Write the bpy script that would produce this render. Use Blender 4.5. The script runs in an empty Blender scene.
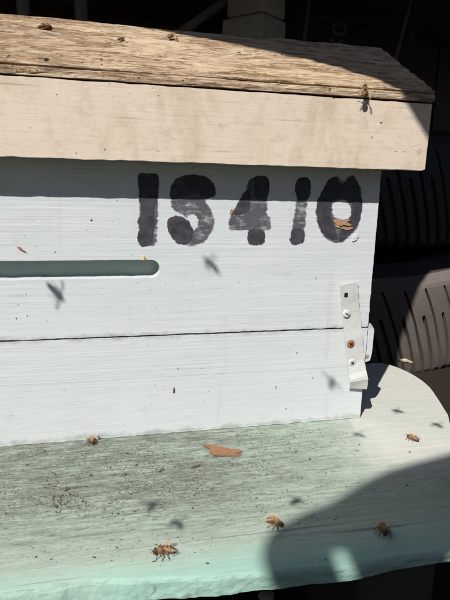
import bpy, bmesh, math, random
import numpy as np
from mathutils import Vector, Matrix

random.seed(7)
rng = np.random.default_rng(11)
R_ = math.radians
S = bpy.context.scene
COL = S.collection

# ------------------------------------------------------------------ camera
CAM_P = Vector((-0.22570, -0.41237, 0.20213))
CAM_R = (R_(77.5406), R_(-1.5831), R_(-13.5053))
FPX = 560.0
cam = bpy.data.cameras.new('camera')
cam.sensor_fit = 'HORIZONTAL'; cam.sensor_width = 36.0
cam.lens = 36.0 * FPX / 450.0
cam.clip_start = 0.01; cam.clip_end = 300.0
cam_o = bpy.data.objects.new('camera', cam); COL.objects.link(cam_o)
cam_o.location = CAM_P; cam_o.rotation_euler = CAM_R
S.camera = cam_o

# ------------------------------------------------------------------ sky, sun, exposure
SUN = Vector((0.79, 1.0, -1.34)).normalized()          # direction the sunlight travels
elev = math.asin(-SUN.z); az = math.atan2(-SUN.x, -SUN.y)
w = bpy.data.worlds.new('World'); S.world = w; w.use_nodes = True
nt = w.node_tree
bg = nt.nodes['Background']
sky = nt.nodes.new('ShaderNodeTexSky'); sky.sky_type = 'NISHITA'; sky.sun_disc = False
sky.sun_elevation = elev; sky.sun_rotation = az
nt.links.new(sky.outputs[0], bg.inputs[0]); bg.inputs[1].default_value = 0.05
sun = bpy.data.lights.new('sun', 'SUN'); sun.energy = 5.0; sun.angle = R_(0.53); sun.color = (1.0, 0.965, 0.90)
sun_o = bpy.data.objects.new('sun', sun); COL.objects.link(sun_o)
sun_o.rotation_euler = SUN.to_track_quat('-Z', 'Y').to_euler(); sun_o.location = (-1.5, -2, 2.6)
S.view_settings.view_transform = 'Standard'; S.view_settings.look = 'None'
S.view_settings.gamma = 1.0; S.view_settings.exposure = 0.20
S.view_settings.use_curve_mapping = False

# ------------------------------------------------------------------ helpers
CR = np.array(cam_o.rotation_euler.to_matrix())
CP = np.array(CAM_P)
def ray(u, v): return CR @ np.array([(u - 225) / FPX, (300 - v) / FPX, -1.0])
def on(u, v, axis, val):
    d = ray(u, v); t = (val - CP[axis]) / d[axis]; return CP + t * d
def onplane(u, v, q, n):
    d = ray(u, v); q = np.array(q); n = np.array(n); t = ((q - CP) @ n) / (d @ n); return CP + t * d
def shadow_src(P, z):                                   # point at height z that throws its shadow on P
    t = (z - P[2]) / 1.34
    return Vector((P[0] - 0.79 * t, P[1] - t, z))

def hashn(ix, iy, seed):
    h = (ix.astype(np.int64) * 374761393 + iy.astype(np.int64) * 668265263 + seed * 974634777) & 0xffffffff
    h = ((h ^ (h >> 13)) * 1274126177) & 0xffffffff
    return ((h ^ (h >> 16)) & 0xffff) / 65535.0
def vnoise(x, y, seed=0):
    x = np.asarray(x, float); y = np.asarray(y, float)
    ix = np.floor(x); iy = np.floor(y); fx = x - ix; fy = y - iy
    fx = fx * fx * (3 - 2 * fx); fy = fy * fy * (3 - 2 * fy)
    a = hashn(ix, iy, seed); b = hashn(ix + 1, iy, seed); c = hashn(ix, iy + 1, seed); d = hashn(ix + 1, iy + 1, seed)
    return (a * (1 - fx) + b * fx) * (1 - fy) + (c * (1 - fx) + d * fx) * fy
def fbm(x, y, seed=0, o=4):
    s = 0; a = 0.5
    for k in range(o):
        s = s + a * vnoise(x, y, seed + k); x = x * 2.03; y = y * 2.03; a *= 0.5
    return s

def link(name, me, mat=None, parent=None, smooth=False):
    o = bpy.data.objects.new(name, me); COL.objects.link(o)
    for m in (mat if isinstance(mat, (list, tuple)) else [mat]):
        if m is not None: me.materials.append(m)
    if parent is not None: o.parent = parent
    if smooth:
        for p in me.polygons: p.use_smooth = True
    return o
def pyd(name, v, f, mat=None, parent=None, smooth=False):
    me = bpy.data.meshes.new(name); me.from_pydata([tuple(map(float, q)) for q in v], [], [tuple(map(int, q)) for q in f]); me.update()
    return link(name, me, mat, parent, smooth)
def frombm(name, bm, mat=None, parent=None, smooth=False):
    bmesh.ops.recalc_face_normals(bm, faces=bm.faces[:])
    me = bpy.data.meshes.new(name); bm.to_mesh(me); bm.free()
    return link(name, me, mat, parent, smooth)
def empty(name, loc=(0, 0, 0)):
    o = bpy.data.objects.new(name, None); COL.objects.link(o); o.location = loc; o.empty_display_size = 0.01
    return o
def tag(o, label=None, cat=None, group=None, kind=None):
    if label: o['label'] = label
    if cat: o['category'] = cat
    if group: o['group'] = group
    if kind: o['kind'] = kind
    return o
def rel(o, parent):                                     # child mesh given in world space under an unrotated root
    o.parent = parent; o.location = -Vector(parent.location); return o
def box(bm, x0, x1, y0, y1, z0, z1, M=None):
    vs = [bm.verts.new((x, y, z)) for z in (z0, z1) for (x, y) in ((x0, y0), (x1, y0), (x1, y1), (x0, y1))]
    for q in ((0, 3, 2, 1), (4, 5, 6, 7), (0, 1, 5, 4), (1, 2, 6, 5), (2, 3, 7, 6), (3, 0, 4, 7)): bm.faces.new([vs[i] for i in q])
    if M is not None:
        for v in vs: v.co = M @ v.co
    return vs
def bevelled(bm, r, seg=2):
    bmesh.ops.bevel(bm, geom=bm.edges[:], offset=r, segments=seg, profile=0.6, affect='EDGES', clamp_overlap=True)
def tube(bm, pts, rad, n=6, cap=True):
    pts = [Vector(p) for p in pts]; rings = []
    for i, p in enumerate(pts):
        d = (pts[min(i + 1, len(pts) - 1)] - pts[max(i - 1, 0)]).normalized()
        a = d.orthogonal().normalized(); b = d.cross(a)
        r = rad[i] if isinstance(rad, (list, tuple)) else rad
        rings.append([bm.verts.new(p + (a * math.cos(2 * math.pi * k / n) + b * math.sin(2 * math.pi * k / n)) * r) for k in range(n)])
    for i in range(len(rings) - 1):
        for k in range(n): bm.faces.new((rings[i][k], rings[i][(k + 1) % n], rings[i + 1][(k + 1) % n], rings[i + 1][k]))
    if cap:
        bm.faces.new(rings[0][::-1]); bm.faces.new(rings[-1])
    return rings

# ------------------------------------------------------------------ materials
class NT:
    def __init__(s, name):
        s.m = bpy.data.materials.new(name); s.m.use_nodes = True; s.t = s.m.node_tree; s.b = s.t.nodes['Principled BSDF']
        s.co = s.t.nodes.new('ShaderNodeTexCoord').outputs['Object']
    def n(s, typ, **k):
        o = s.t.nodes.new(typ)
        for a, b in k.items(): setattr(o, a, b)
        return o
    def l(s, a, b): s.t.links.new(a, b)
    def mapping(s, scale, rot=(0, 0, 0)):
        m = s.n('ShaderNodeMapping'); m.inputs['Scale'].default_value = scale; m.inputs['Rotation'].default_value = rot
        s.l(s.co, m.inputs['Vector']); return m.outputs[0]
    def noise(s, scale=(1, 1, 1), detail=4, rough=0.55, dist=0.0, rot=(0, 0, 0)):
        o = s.n('ShaderNodeTexNoise'); s.l(s.mapping(scale, rot), o.inputs['Vector'])
        o.inputs['Scale'].default_value = 1; o.inputs['Detail'].default_value = detail
        o.inputs['Roughness'].default_value = rough; o.inputs['Distortion'].default_value = dist
        return o.outputs['Fac']
    def ramp(s, fac, stops, interp='LINEAR'):
        r = s.n('ShaderNodeValToRGB'); r.color_ramp.interpolation = interp
        e = r.color_ramp.elements
        while len(e) > 1: e.remove(e[-1])
        for i, (p, c) in enumerate(stops):
            q = e[0] if i == 0 else e.new(p)
            q.position = p; q.color = (c[0], c[1], c[2], 1) if isinstance(c, (tuple, list)) else (c, c, c, 1)
        s.l(fac, r.inputs[0]); return r.outputs[0]
    def mix(s, fac, a, b, mode='MIX'):
        m = s.n('ShaderNodeMix', data_type='RGBA', blend_type=mode)
        for sock, v in ((m.inputs[0], fac), (m.inputs[6], a), (m.inputs[7], b)):
            if hasattr(v, 'links'): s.l(v, sock)
            elif isinstance(v, (tuple, list)): sock.default_value = (v[0], v[1], v[2], 1)
            else: sock.default_value = v
        return m.outputs[2]
    def math(s, op, a, b=0.0, clamp=False):
        m = s.n('ShaderNodeMath', operation=op); m.use_clamp = clamp
        for sock, v in ((m.inputs[0], a), (m.inputs[1], b)):
            if hasattr(v, 'links'): s.l(v, sock)
            else: sock.default_value = v
        return m.outputs[0]
    def xyz(s):
        o = s.n('ShaderNodeSeparateXYZ'); s.l(s.co, o.inputs[0]); return o.outputs
    def col(s, c):
        if hasattr(c, 'links'): s.l(c, s.b.inputs['Base Color'])
        else: s.b.inputs['Base Color'].default_value = (c[0], c[1], c[2], 1)
        return s
    def rough(s, r, spec=0.4):
        if hasattr(r, 'links'): s.l(r, s.b.inputs['Roughness'])
        else: s.b.inputs['Roughness'].default_value = r
        s.b.inputs['Specular IOR Level'].default_value = spec
        return s
    def bump(s, h, strength=0.5, dist=0.001):
        b = s.n('ShaderNodeBump'); b.inputs['Strength'].default_value = strength; b.inputs['Distance'].default_value = dist
        s.l(h, b.inputs['Height']); s.l(b.outputs[0], s.b.inputs['Normal']); return s
def plain(name, c, rough=0.6, var=0.25, scale=60, metal=0.0, bump=0.0005):
    t = NT(name); n = t.noise((scale,) * 3, 5)
    t.col(t.mix(n, tuple(x * (1 - var) for x in c), tuple(min(1, x * (1 + var)) for x in c))).rough(rough)
    t.b.inputs['Metallic'].default_value = metal
    if bump: t.bump(n, 0.4, bump)
    return t.m

def mat_hive_paint():
    t = NT('white_hive_paint')
    grain = t.noise((9, 9, 520), 3, 0.6, 0.3)
    lines = t.noise((2.2, 2, 330), 2, 0.5)
    big = t.noise((14, 14, 30), 4)
    c = t.mix(big, (0.63, 0.675, 0.705), (0.745, 0.78, 0.80))
    mask = t.ramp(t.noise((6, 6, 22), 4, 0.6), [(0.38, 0.0), (0.62, 1.0)])
    c = t.mix(t.math('MULTIPLY', t.ramp(grain, [(0.26, 0.7), (0.38, 0.0)]), mask), c, (0.50, 0.54, 0.55))
    x = t.xyz()
    for zj in (ZC, 0.002):
        dj = t.math('ADD', t.math('MULTIPLY', t.math('ABSOLUTE', t.math('SUBTRACT', x[2], zj)), 60.0), t.math('MULTIPLY', t.noise((70, 70, 90), 5, 0.7), 0.9))
        c = t.mix(t.math('MULTIPLY', t.ramp(dj, [(0.42, 1.0), (0.62, 0.0)]), 0.55), c, (0.34, 0.35, 0.30))
    drip = t.noise((75, 75, 7), 4, 0.6)
    c = t.mix(t.math('MULTIPLY', t.ramp(drip, [(0.60, 0.0), (0.74, 1.0)]), 0.22), c, (0.46, 0.44, 0.36))
    chipn = t.noise((120, 120, 420), 4, 0.7)
    c = t.mix(t.math('MULTIPLY', t.ramp(chipn, [(0.685, 0.0), (0.70, 1.0)]), 0.7), c, (0.40, 0.41, 0.38))
    dirt = t.noise((30, 30, 75), 6, 0.7)
    c = t.mix(t.math('MULTIPLY', t.ramp(dirt, [(0.60, 0.0), (0.75, 1.0)]), 0.35), c, (0.40, 0.40, 0.33))
    speck = t.noise((330, 330, 420), 2, 0.4)
    c = t.mix(t.math('MULTIPLY', t.ramp(speck, [(0.77, 0.0), (0.80, 1.0)]), 0.85), c, (0.10, 0.09, 0.07))
    c = t.mix(1.0, c, (0.85, 0.85, 0.85), 'MULTIPLY')
    t.col(c).rough(0.62, 0.3)
    h = t.math('ADD', t.math('MULTIPLY', t.math('MULTIPLY', t.math('ADD', grain, lines), 0.8), t.math('ADD', mask, 0.35)), t.math('ADD', t.math('MULTIPLY', big, 1.6), t.math('MULTIPLY', chipn, -0.3)))
    t.bump(h, 0.36, 0.0007); return t.m
def mat_fascia():
    t = NT('cream_fascia_paint')
    grain = t.noise((12, 12, 420), 3, 0.6, 0.4)
    big = t.noise((16, 16, 34), 5, 0.6)
    c = t.mix(big, (0.79, 0.66, 0.535), (0.91, 0.78, 0.65))
    stain = t.noise((30, 30, 13), 6, 0.72, 0.6)
    c = t.mix(t.math('MULTIPLY', t.ramp(stain, [(0.50, 0.0), (0.74, 1.0)]), 0.62), c, (0.55, 0.41, 0.23))
    wash = t.noise((55, 55, 120), 6, 0.72)
    c = t.mix(t.math('MULTIPLY', t.ramp(wash, [(0.52, 0.0), (0.68, 1.0)]), 0.45), c, (0.52, 0.44, 0.34))
    c = t.mix(t.ramp(grain, [(0.24, 0.7), (0.36, 0.0)]), c, (0.42, 0.34, 0.27))
    speck = t.noise((260, 260, 330), 2, 0.4)
    c = t.mix(t.ramp(speck, [(0.72, 0.0), (0.755, 1.0)]), c, (0.07, 0.05, 0.035))
    # knot near the right end
    kn = t.n('ShaderNodeVectorMath', operation='DISTANCE'); t.l(t.co, kn.inputs[0])
    kn.inputs[1].default_value = KNOT
    kf = t.math('ADD', kn.outputs['Value'], t.math('MULTIPLY', t.noise((400, 400, 400), 3), 0.004))
    c = t.mix(t.ramp(t.math('MULTIPLY', kf, 100), [(0.22, 0.6), (0.55, 0.0)]), c, (0.50, 0.40, 0.28))
    c = t.mix(1.0, c, (0.8, 0.8, 0.8), 'MULTIPLY')
    t.col(c).rough(0.7, 0.25)
    t.bump(t.math('ADD', t.math('MULTIPLY', grain, 0.5), big), 0.4, 0.0006); return t.m
def mat_ply():
    t = NT('weathered_flaking_plywood')
    x = t.xyz()
    grain = t.noise((15, 230, 230), 6, 0.62, 1.6, (0, 0, R_(5)))
    fine = t.noise((70, 750, 750), 5, 0.65, 0.6)
    patch = t.noise((24, 120, 120), 7, 0.74, 1.0)
    swirl = t.noise((26, 60, 60), 4, 0.6, 3.0, (0, 0, R_(-14)))
    wood = t.mix(t.ramp(grain, [(0.32, 0.0), (0.66, 1.0)]), (0.42, 0.265, 0.15), (0.80, 0.59, 0.38))
    left = t.ramp(t.math('ADD', t.math('MULTIPLY', x[0], 3.0), 1.0), [(0.12, 1.0), (0.42, 0.0)])
    wood = t.mix(t.math('MULTIPLY', t.math('MULTIPLY', left, t.ramp(swirl, [(0.44, 0.0), (0.58, 1.0)])), 0.8), wood, (0.20, 0.13, 0.125))
    wood = t.mix(t.ramp(fine, [(0.30, 0.8), (0.44, 0.0)]), wood, (0.20, 0.125, 0.085))
    cream = t.mix(fine, (0.64, 0.47, 0.32), (0.93, 0.77, 0.58))
    f = t.math('ADD', t.math('MULTIPLY', grain, 0.45), t.math('MULTIPLY', patch, 0.62))
    f = t.math('SUBTRACT', f, t.math('MULTIPLY', left, 0.09))
    c = t.mix(t.ramp(f, [(0.46, 0.0), (0.56, 0.7), (0.68, 1.0)]), wood, cream)
    crack = t.noise((13, 210, 210), 4, 0.6, 1.5)
    ca = t.math('ABSOLUTE', t.math('SUBTRACT', crack, 0.5))
    cm = t.math('MULTIPLY', t.ramp(ca, [(0.006, 1.0), (0.02, 0.0)]), t.ramp(patch, [(0.40, 1.0), (0.58, 0.0)]))
    c = t.mix(t.math('MULTIPLY', cm, 0.75), c, (0.13, 0.08, 0.05))
    lich = t.noise((70, 150, 150), 5, 0.7)
    c = t.mix(t.math('MULTIPLY', t.ramp(lich, [(0.60, 0.0), (0.70, 1.0)]), 0.5), c, (0.55, 0.38, 0.10))
    grit = t.noise((500, 1300, 1300), 6, 0.8, 0.3)
    c = t.mix(t.math('MULTIPLY', t.ramp(grit, [(0.46, 0.0), (0.66, 1.0)]), 0.42), c, (0.30, 0.185, 0.11))
    c = t.mix(t.math('MULTIPLY', t.ramp(grit, [(0.30, 1.0), (0.44, 0.0)]), 0.5), c, (0.95, 0.80, 0.64))
    speck = t.noise((240, 420, 420), 2, 0.4)
    c = t.mix(t.ramp(speck, [(0.72, 0.0), (0.76, 1.0)]), c, (0.07, 0.045, 0.03))
    c = t.mix(1.0, c, (0.8, 0.8, 0.8), 'MULTIPLY')
    t.col(c).rough(0.8, 0.2)
    hgt = t.math('ADD', t.math('ADD', fine, t.math('MULTIPLY', grain, 1.2)), t.math('MULTIPLY', t.ramp(f, [(0.44, 0.0), (0.50, 1.0)]), 0.6))
    t.bump(t.math('ADD', t.math('SUBTRACT', hgt, cm), t.math('MULTIPLY', grit, -0.9)), 0.8, 0.0009); return t.m
def mat_board():
    t = NT('mint_landing_board_paint')
    x = t.xyz()
    grain = t.noise((14, 420, 60), 5, 0.65, 0.6)
    mid = t.noise((95, 430, 90), 7, 0.76, 0.7)
    big = t.noise((18, 26, 20), 5, 0.6)
    mint = t.mix(big, (0.43, 0.53, 0.45), (0.55, 0.64, 0.55))
    # fresher turquoise paint along the front edge
    fe = t.math('ADD', t.math('MULTIPLY', x[1], -1.0), t.math('MULTIPLY', big, 0.035))
    fe = t.ramp(t.math('MULTIPLY', fe, 4.0), [(0.63, 0.0), (0.72, 1.0)])
    mint = t.mix(t.math('MULTIPLY', fe, 0.95), mint, (0.37, 0.60, 0.52))
    # whiter repaint at the right end, its edge running obliquely
    ln = t.math('SUBTRACT', x[0], t.math('ADD', t.math('MULTIPLY', x[1], 0.235), -0.0112))
    ln = t.math('ADD', ln, t.math('MULTIPLY', t.math('SUBTRACT', t.noise((40, 40, 40), 4), 0.5), 0.012))
    wh = t.ramp(t.math('ADD', t.math('MULTIPLY', ln, 12.0), 0.5), [(0.15, 0.0), (0.503, 0.50), (0.512, 0.72), (0.70, 1.0)])
    wh = t.math('MULTIPLY', wh, t.ramp(t.math('ADD', t.math('ADD', t.math('MULTIPLY', x[1], 6.0), 1.0), t.math('MULTIPLY', big, 0.2)), [(0.40, 0.12), (0.72, 0.95)]))
    c = t.mix(wh, mint, (0.70, 0.70, 0.655))
    # grey dirt in the grain, worst by the hive wall and left of centre
    near = t.ramp(t.math('ADD', t.math('MULTIPLY', x[1], 5.0), 0.9), [(0.14, 0.05), (0.30, 0.5), (0.48, 0.9), (0.9, 1.0)])
    near = t.math('MULTIPLY', near, t.ramp(t.math('ADD', t.math('MULTIPLY', x[0], 3.0), 1.0), [(0.15, 1.0), (0.55, 0.95), (0.85, 0.45)]))
    amt = t.math('MULTIPLY', near, t.math('SUBTRACT', 1.0, t.math('MULTIPLY', wh, 0.93)))
    d = t.math('ADD', t.math('MULTIPLY', grain, 0.5), t.math('MULTIPLY', mid, 0.55))
    d = t.math('ADD', d, t.math('MULTIPLY', big, 0.10))
    c = t.mix(t.math('MULTIPLY', t.ramp(d, [(0.50, 0.0), (0.64, 1.0)]), t.math('MULTIPLY', amt, 0.8)), c, (0.15, 0.165, 0.13))
    c = t.mix(t.math('MULTIPLY', t.ramp(mid, [(0.545, 0.0), (0.63, 1.0)]), t.math('MULTIPLY', amt, 0.9)), c, (0.07, 0.065, 0.045))
    smud = t.noise((34, 110, 40), 8, 0.78, 0.9)
    c = t.mix(t.math('MULTIPLY', t.ramp(smud, [(0.47, 0.0), (0.64, 1.0)]), t.math('MULTIPLY', amt, 0.82)), c, (0.15, 0.165, 0.13))
    gr2 = t.noise((420, 1100, 400), 6, 0.8, 0.4); zone = t.noise((16, 34, 30), 6, 0.7)
    gm = t.math('MULTIPLY', t.ramp(gr2, [(0.40, 0.0), (0.56, 1.0)]), t.math('MULTIPLY', amt, t.ramp(zone, [(0.36, 0.15), (0.58, 1.0)])))
    c = t.mix(t.math('MULTIPLY', gm, 0.95), c, (0.11, 0.115, 0.085))
    hair = t.noise((7, 330, 40), 3, 0.5, 0.8)
    c = t.mix(t.math('MULTIPLY', t.ramp(hair, [(0.30, 0.8), (0.36, 0.0)]), t.math('SUBTRACT', 1.0, t.math('MULTIPLY', wh, 0.8))), c, (0.20, 0.24, 0.19))
    c = t.mix(1.0, c, (0.8, 0.8, 0.8), 'MULTIPLY')
    t.col(c).rough(0.6, 0.3)
    t.bump(t.math('ADD', t.math('ADD', t.math('MULTIPLY', grain, 0.6), t.math('MULTIPLY', mid, 0.8)), t.math('MULTIPLY', gr2, 0.7)), 0.5, 0.0007); return t.m
def mat_digit():
    t = NT('black_stencil_paint')
    def att(n):
        a = t.n('ShaderNodeAttribute'); a.attribute_name = n; return a.outputs['Fac']
    w_, d_ = att('wash'), att('dark')
    streak = t.noise((60, 60, 520), 5, 0.7, 0.5); blot = t.noise((190, 190, 150), 6, 0.7)
    c = t.mix(blot, (0.060, 0.055, 0.070), (0.145, 0.138, 0.16))
    c = t.mix(t.math('MULTIPLY', d_, t.math('ADD', t.math('MULTIPLY', blot, -0.7), 1.25, True)), c, (0.028, 0.026, 0.033))
    t.col(c).rough(0.55, 0.3)
    thin = t.math('ADD', t.math('MULTIPLY', streak, 1.7), t.math('MULTIPLY', blot, 0.9))
    al = t.math('ADD', t.math('MULTIPLY', w_, 1.55), t.math('MULTIPLY', d_, 0.55))
    al = t.ramp(t.math('ADD', t.math('SUBTRACT', al, thin), 0.58), [(0.02, 0.0), (0.70, 0.95)])
    t.l(t.math('MULTIPLY', al, t.ramp(w_, [(0.02, 0.0), (0.30, 1.0)])), t.b.inputs['Alpha'])
    return t.m
def mat_bee():
    t = NT('honeybee_body')
    x = t.xyz()
    px = t.math('ADD', x[0], t.math('MULTIPLY', t.math('SUBTRACT', t.noise((900,) * 3, 3), 0.5), 0.0006))
    f = t.math('DIVIDE', t.math('ADD', px, 0.0074), 0.0134)
    dk = (0.030, 0.018, 0.012); og = (0.29, 0.11, 0.045); tn = (0.42, 0.29, 0.17)
    c = t.ramp(f, [(0.0, dk), (0.085, dk), (0.10, tn), (0.125, dk), (0.175, dk), (0.19, tn), (0.21, og), (0.235, dk), (0.27, dk), (0.285, tn), (0.30, og),
                   (0.345, og), (0.355, dk), (0.385, dk), (0.395, og), (0.49, og), (0.51, dk), (0.54, (0.20, 0.11, 0.05)), (0.78, (0.23, 0.12, 0.055)), (0.80, dk), (0.86, (0.10, 0.05, 0.025)), (1.0, dk)])
    t.col(c).rough(0.5, 0.4); t.bump(t.noise((3000,) * 3, 2), 0.4, 0.0002)
    return t.m
def mat_wing():
    t = NT('honeybee_wing_membrane')
    v = t.n('ShaderNodeTexVoronoi', feature='DISTANCE_TO_EDGE'); t.l(t.mapping((420, 700, 700)), v.inputs['Vector']); v.inputs['Scale'].default_value = 1
    f = t.ramp(v.outputs['Distance'], [(0.03, 0.55), (0.07, 0.16)])
    t.col((0.55, 0.42, 0.28)).rough(0.25, 0.6); t.l(f, t.b.inputs['Alpha']); return t.m
def mat_tyre():
    t = NT('dusty_tyre_rubber')
    n = t.noise((35, 35, 35), 6, 0.65); f = t.noise((400, 400, 400), 3)
    c = t.mix(t.math('ADD', t.math('MULTIPLY', n, 0.7), t.math('MULTIPLY', f, 0.3)), (0.075, 0.064, 0.060), (0.19, 0.162, 0.148))
    c = t.mix(t.math('MULTIPLY', t.ramp(f, [(0.66, 0), (0.74, 1)]), 0.5), c, (0.34, 0.28, 0.23))
    t.col(c).rough(0.85, 0.2).bump(f, 0.4, 0.0008); return t.m

# ------------------------------------------------------------------ dimensions (metres, origin at the hive's lower right front corner)
XL = -0.508; DEPTH = 0.165
ZL, ZH, OV, XR = 0.2108, 0.2606, 0.0192, 0.0262          # roof: fascia bottom, fascia top, overhang, right end
ZC, ZG = 0.0818, 0.0481
SLOPE = R_(28.0)
ROOF_Q = (0.0, -0.0192, 0.2690); ROOF_N = (0.0, -math.sin(SLOPE), math.cos(SLOPE))
KNOT = tuple(on(419, 152, 1, -OV))
HIVE_BASE = (-0.254, 0.08, 0.0)
M_hive = mat_hive_paint(); M_fascia = mat_fascia(); M_ply = mat_ply(); M_board = mat_board()
M_digit = mat_digit()
M_bare = plain('bare_orange_wood', (0.50, 0.31, 0.18), 0.75, 0.35, 300)
def woody(name, a, b, sc=(60, 700, 700)):
    t = NT(name); n = t.noise(sc, 6, 0.7, 0.8); m = t.noise((160, 160, 160), 4)
    t.col(t.mix(t.math('ADD', t.math('MULTIPLY', n, 0.75), t.math('MULTIPLY', m, 0.25)), a, b)).rough(0.8, 0.2).bump(n, 0.7, 0.0006); return t.m
M_bare = woody('bare_orange_wood', (0.26, 0.13, 0.06), (0.56, 0.36, 0.22))
M_rust = plain('rusty_steel', (0.34, 0.14, 0.075), 0.75, 0.45, 900)
def mat_strap():
    t = NT('white_painted_steel_strap'); b = t.noise((150, 150, 150), 6, 0.7); q = t.noise((420, 420, 420), 5, 0.7)
    c = t.mix(b, (0.46, 0.47, 0.46), (0.68, 0.69, 0.68))
    c = t.mix(t.math('MULTIPLY', t.ramp(q, [(0.60, 0.0), (0.68, 1.0)]), 0.6), c, (0.30, 0.30, 0.29))
    c = t.mix(t.math('MULTIPLY', t.ramp(b, [(0.64, 0.0), (0.72, 1.0)]), 0.7), c, (0.30, 0.17, 0.09))
    t.col(c).rough(0.5, 0.4).bump(t.math('ADD', b, t.math('MULTIPLY', q, 0.3)), 0.4, 0.0007); return t.m
M_strap = mat_strap()
M_hole_shade = plain('hole_shade_black', (0.008, 0.007, 0.006), 0.9, 0.2, 200)  # black colour stands for the shade inside openings and screw slots
M_inner = plain('mint_inner_paint', (0.34, 0.42, 0.38), 0.7, 0.15, 90)
M_speck = plain('dark_plant_debris', (0.055, 0.045, 0.03), 0.8, 0.5, 900)
M_tyre = mat_tyre(); M_bee = mat_bee(); M_wing = mat_wing()
M_eye = plain('bee_eye', (0.012, 0.010, 0.010), 0.2, 0.2, 900, 0, 0)
M_fuzz = plain('bee_fuzz', (0.50, 0.34, 0.17), 0.8, 0.2, 900, 0, 0)

# ------------------------------------------------------------------ ground, and an unseen sheet added to cast shade
def soil():
    t = NT('dark_soil'); n = t.noise((9, 9, 9), 8, 0.65); f = t.noise((120, 120, 120), 4)
    t.col(t.mix(n, (0.012, 0.010, 0.008), (0.040, 0.032, 0.025))).rough(0.95, 0.1)
    t.bump(t.math('ADD', n, t.math('MULTIPLY', f, 0.3)), 0.8, 0.01); return t.m
GZ = -0.150
gx = np.linspace(-1, 1, 81); gx = np.sign(gx) * np.abs(gx) ** 3 * 60
X, Y = np.meshgrid(gx, gx, indexing='ij')
near_ = np.exp(-(X ** 2 + Y ** 2) / 9)
Z = GZ - 0.012 + 0.02 * fbm(X * 4 + 50, Y * 4 + 50, 3) * near_
N = len(gx)
gf = [(i * N + j, (i + 1) * N + j, (i + 1) * N + j + 1, i * N + j + 1) for i in range(N - 1) for j in range(N - 1)]
g = pyd('ground', np.stack([X, Y, Z], -1).reshape(-1, 3), gf, soil(), None, True); tag(g, 'dark bare soil under and around the hive', 'ground', kind='structure')

def added_shade():  # added out of view; outline follows the wanted shadow edges back along the sun
    root = empty('shade_sheet', (0.3, 0.5, GZ))
    pr = [(-0.6, 0.66), (-0.25, 0.452), (0.03, 0.290), (0.075, 0.268), (0.111, 0.250), (0.135, 0.226), (0.148, 0.206), (0.157, 0.176), (0.168, 0.144), (0.184, 0.150), (0.215, 0.270), (0.240, 0.362),
          (0.27, 0.402), (0.326, 0.448), (0.412, 0.521), (0.5, 0.535), (2.4, 0.66), (2.4, 2.05), (-1.4, 2.05), (-1.4, 1.14)]
    z = 0.65
    bm = bmesh.new()
    vs = [bm.verts.new((x - 0.59 * z, y - 0.746 * z, z)) for x, y in pr]
    f = bm.faces.new(vs); r = bmesh.ops.extrude_face_region(bm, geom=[f])
    for v in r['geom']:
        if isinstance(v, bmesh.types.BMVert): v.co.z += 0.008
    o = frombm('shade_panel', bm, plain('shade_sheet_brown', (0.16, 0.13, 0.10), 0.8, 0.4, 12)); rel(o, root)
    for (x, y) in ((-1.5, 1.30), (1.7, 1.30), (1.7, 0.35), (-1.5, 0.75)):
        bm = bmesh.new(); box(bm, x - 0.03, x + 0.03, y - 0.03, y + 0.03, GZ - 0.01, z - 0.002); bevelled(bm, 0.004)
        rel(frombm('post', bm, M_darkwood), root)
    tag(root, 'added sheet on posts, out of view, cut to cast shade on the lid and behind it', 'added_shade')
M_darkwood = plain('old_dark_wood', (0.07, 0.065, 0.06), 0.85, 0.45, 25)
added_shade()

# ------------------------------------------------------------------ hive box
hive = empty('hive_box', HIVE_BASE)
def jline(p, q, amp, step=0.0022, seed=0, freq=220):
    p = np.array(p, float); q = np.array(q, float); n = max(2, int(np.linalg.norm(q - p) / step))
    d = (q - p) / np.linalg.norm(q - p); nrm = np.array([-d[1], d[0]]); out = []
    for i in range(n):
        t = i / n; s = t * np.linalg.norm(q - p)
        k = (fbm(np.array([s * freq]), np.array([seed * 7.3]), seed, 3)[0] - 0.45) * 2 * amp
        out.append(tuple(p + (q - p) * t + nrm * (k if i else 0)))
    return out
def plate(name, outline, y0, y1, mat, parent, holes=(), bev=0.0):
    bm = bmesh.new()
    def loop(pts):
        vs = [bm.verts.new((x, y0, z)) for x, z in pts]
        return [bm.edges.new((vs[i], vs[(i + 1) % len(vs)])) for i in range(len(vs))]
    es = loop(outline)
    for h in holes: es += loop(h)
    bmesh.ops.triangle_fill(bm, use_beauty=True, use_dissolve=False, edges=es)
    r = bmesh.ops.extrude_face_region(bm, geom=bm.faces[:])
    for v in r['geom']:
        if isinstance(v, bmesh.types.BMVert): v.co.y = y1
    o = frombm(name, bm, mat); rel(o, parent); return o
T = 0.018
# lowest board, second board, top board: three boards with open joints between them
b1 = jline((XL, 0.0004), (0, 0.0004), 0.0006, seed=1) + jline((0, 0.0004), (-0.0002, ZG - 0.0003), 0.0004, seed=2) + jline((-0.0002, ZG - 0.00006), (XL, ZG - 0.00006), 0.00016, seed=3) + [(XL, ZG - 0.0003)]
plate('front_board', b1, 0.0, T, M_hive, hive)
b2 = jline((XL, ZG + 0.00006), (-0.0002, ZG + 0.00006), 0.00016, seed=4) + jline((-0.0002, ZG + 0.0002), (0.0, ZC - 0.0007), 0.0004, seed=5) + jline((0.0, ZC - 0.0009), (XL, ZC - 0.0007), 0.0005, seed=6) + [(XL, ZC - 0.0007)]
plate('front_board', b2, -0.0001, T, M_hive, hive)
slot = []
sx, sz0, sz1 = -0.1745, 0.1265, 0.1402
for k in range(13):
    a = -math.pi / 2 + math.pi * k / 12
    slot.append((sx - 0.0068 + math.cos(a) * 0.0068, (sz0 + sz1) / 2 + math.sin(a) * (sz1 - sz0) / 2))
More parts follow.
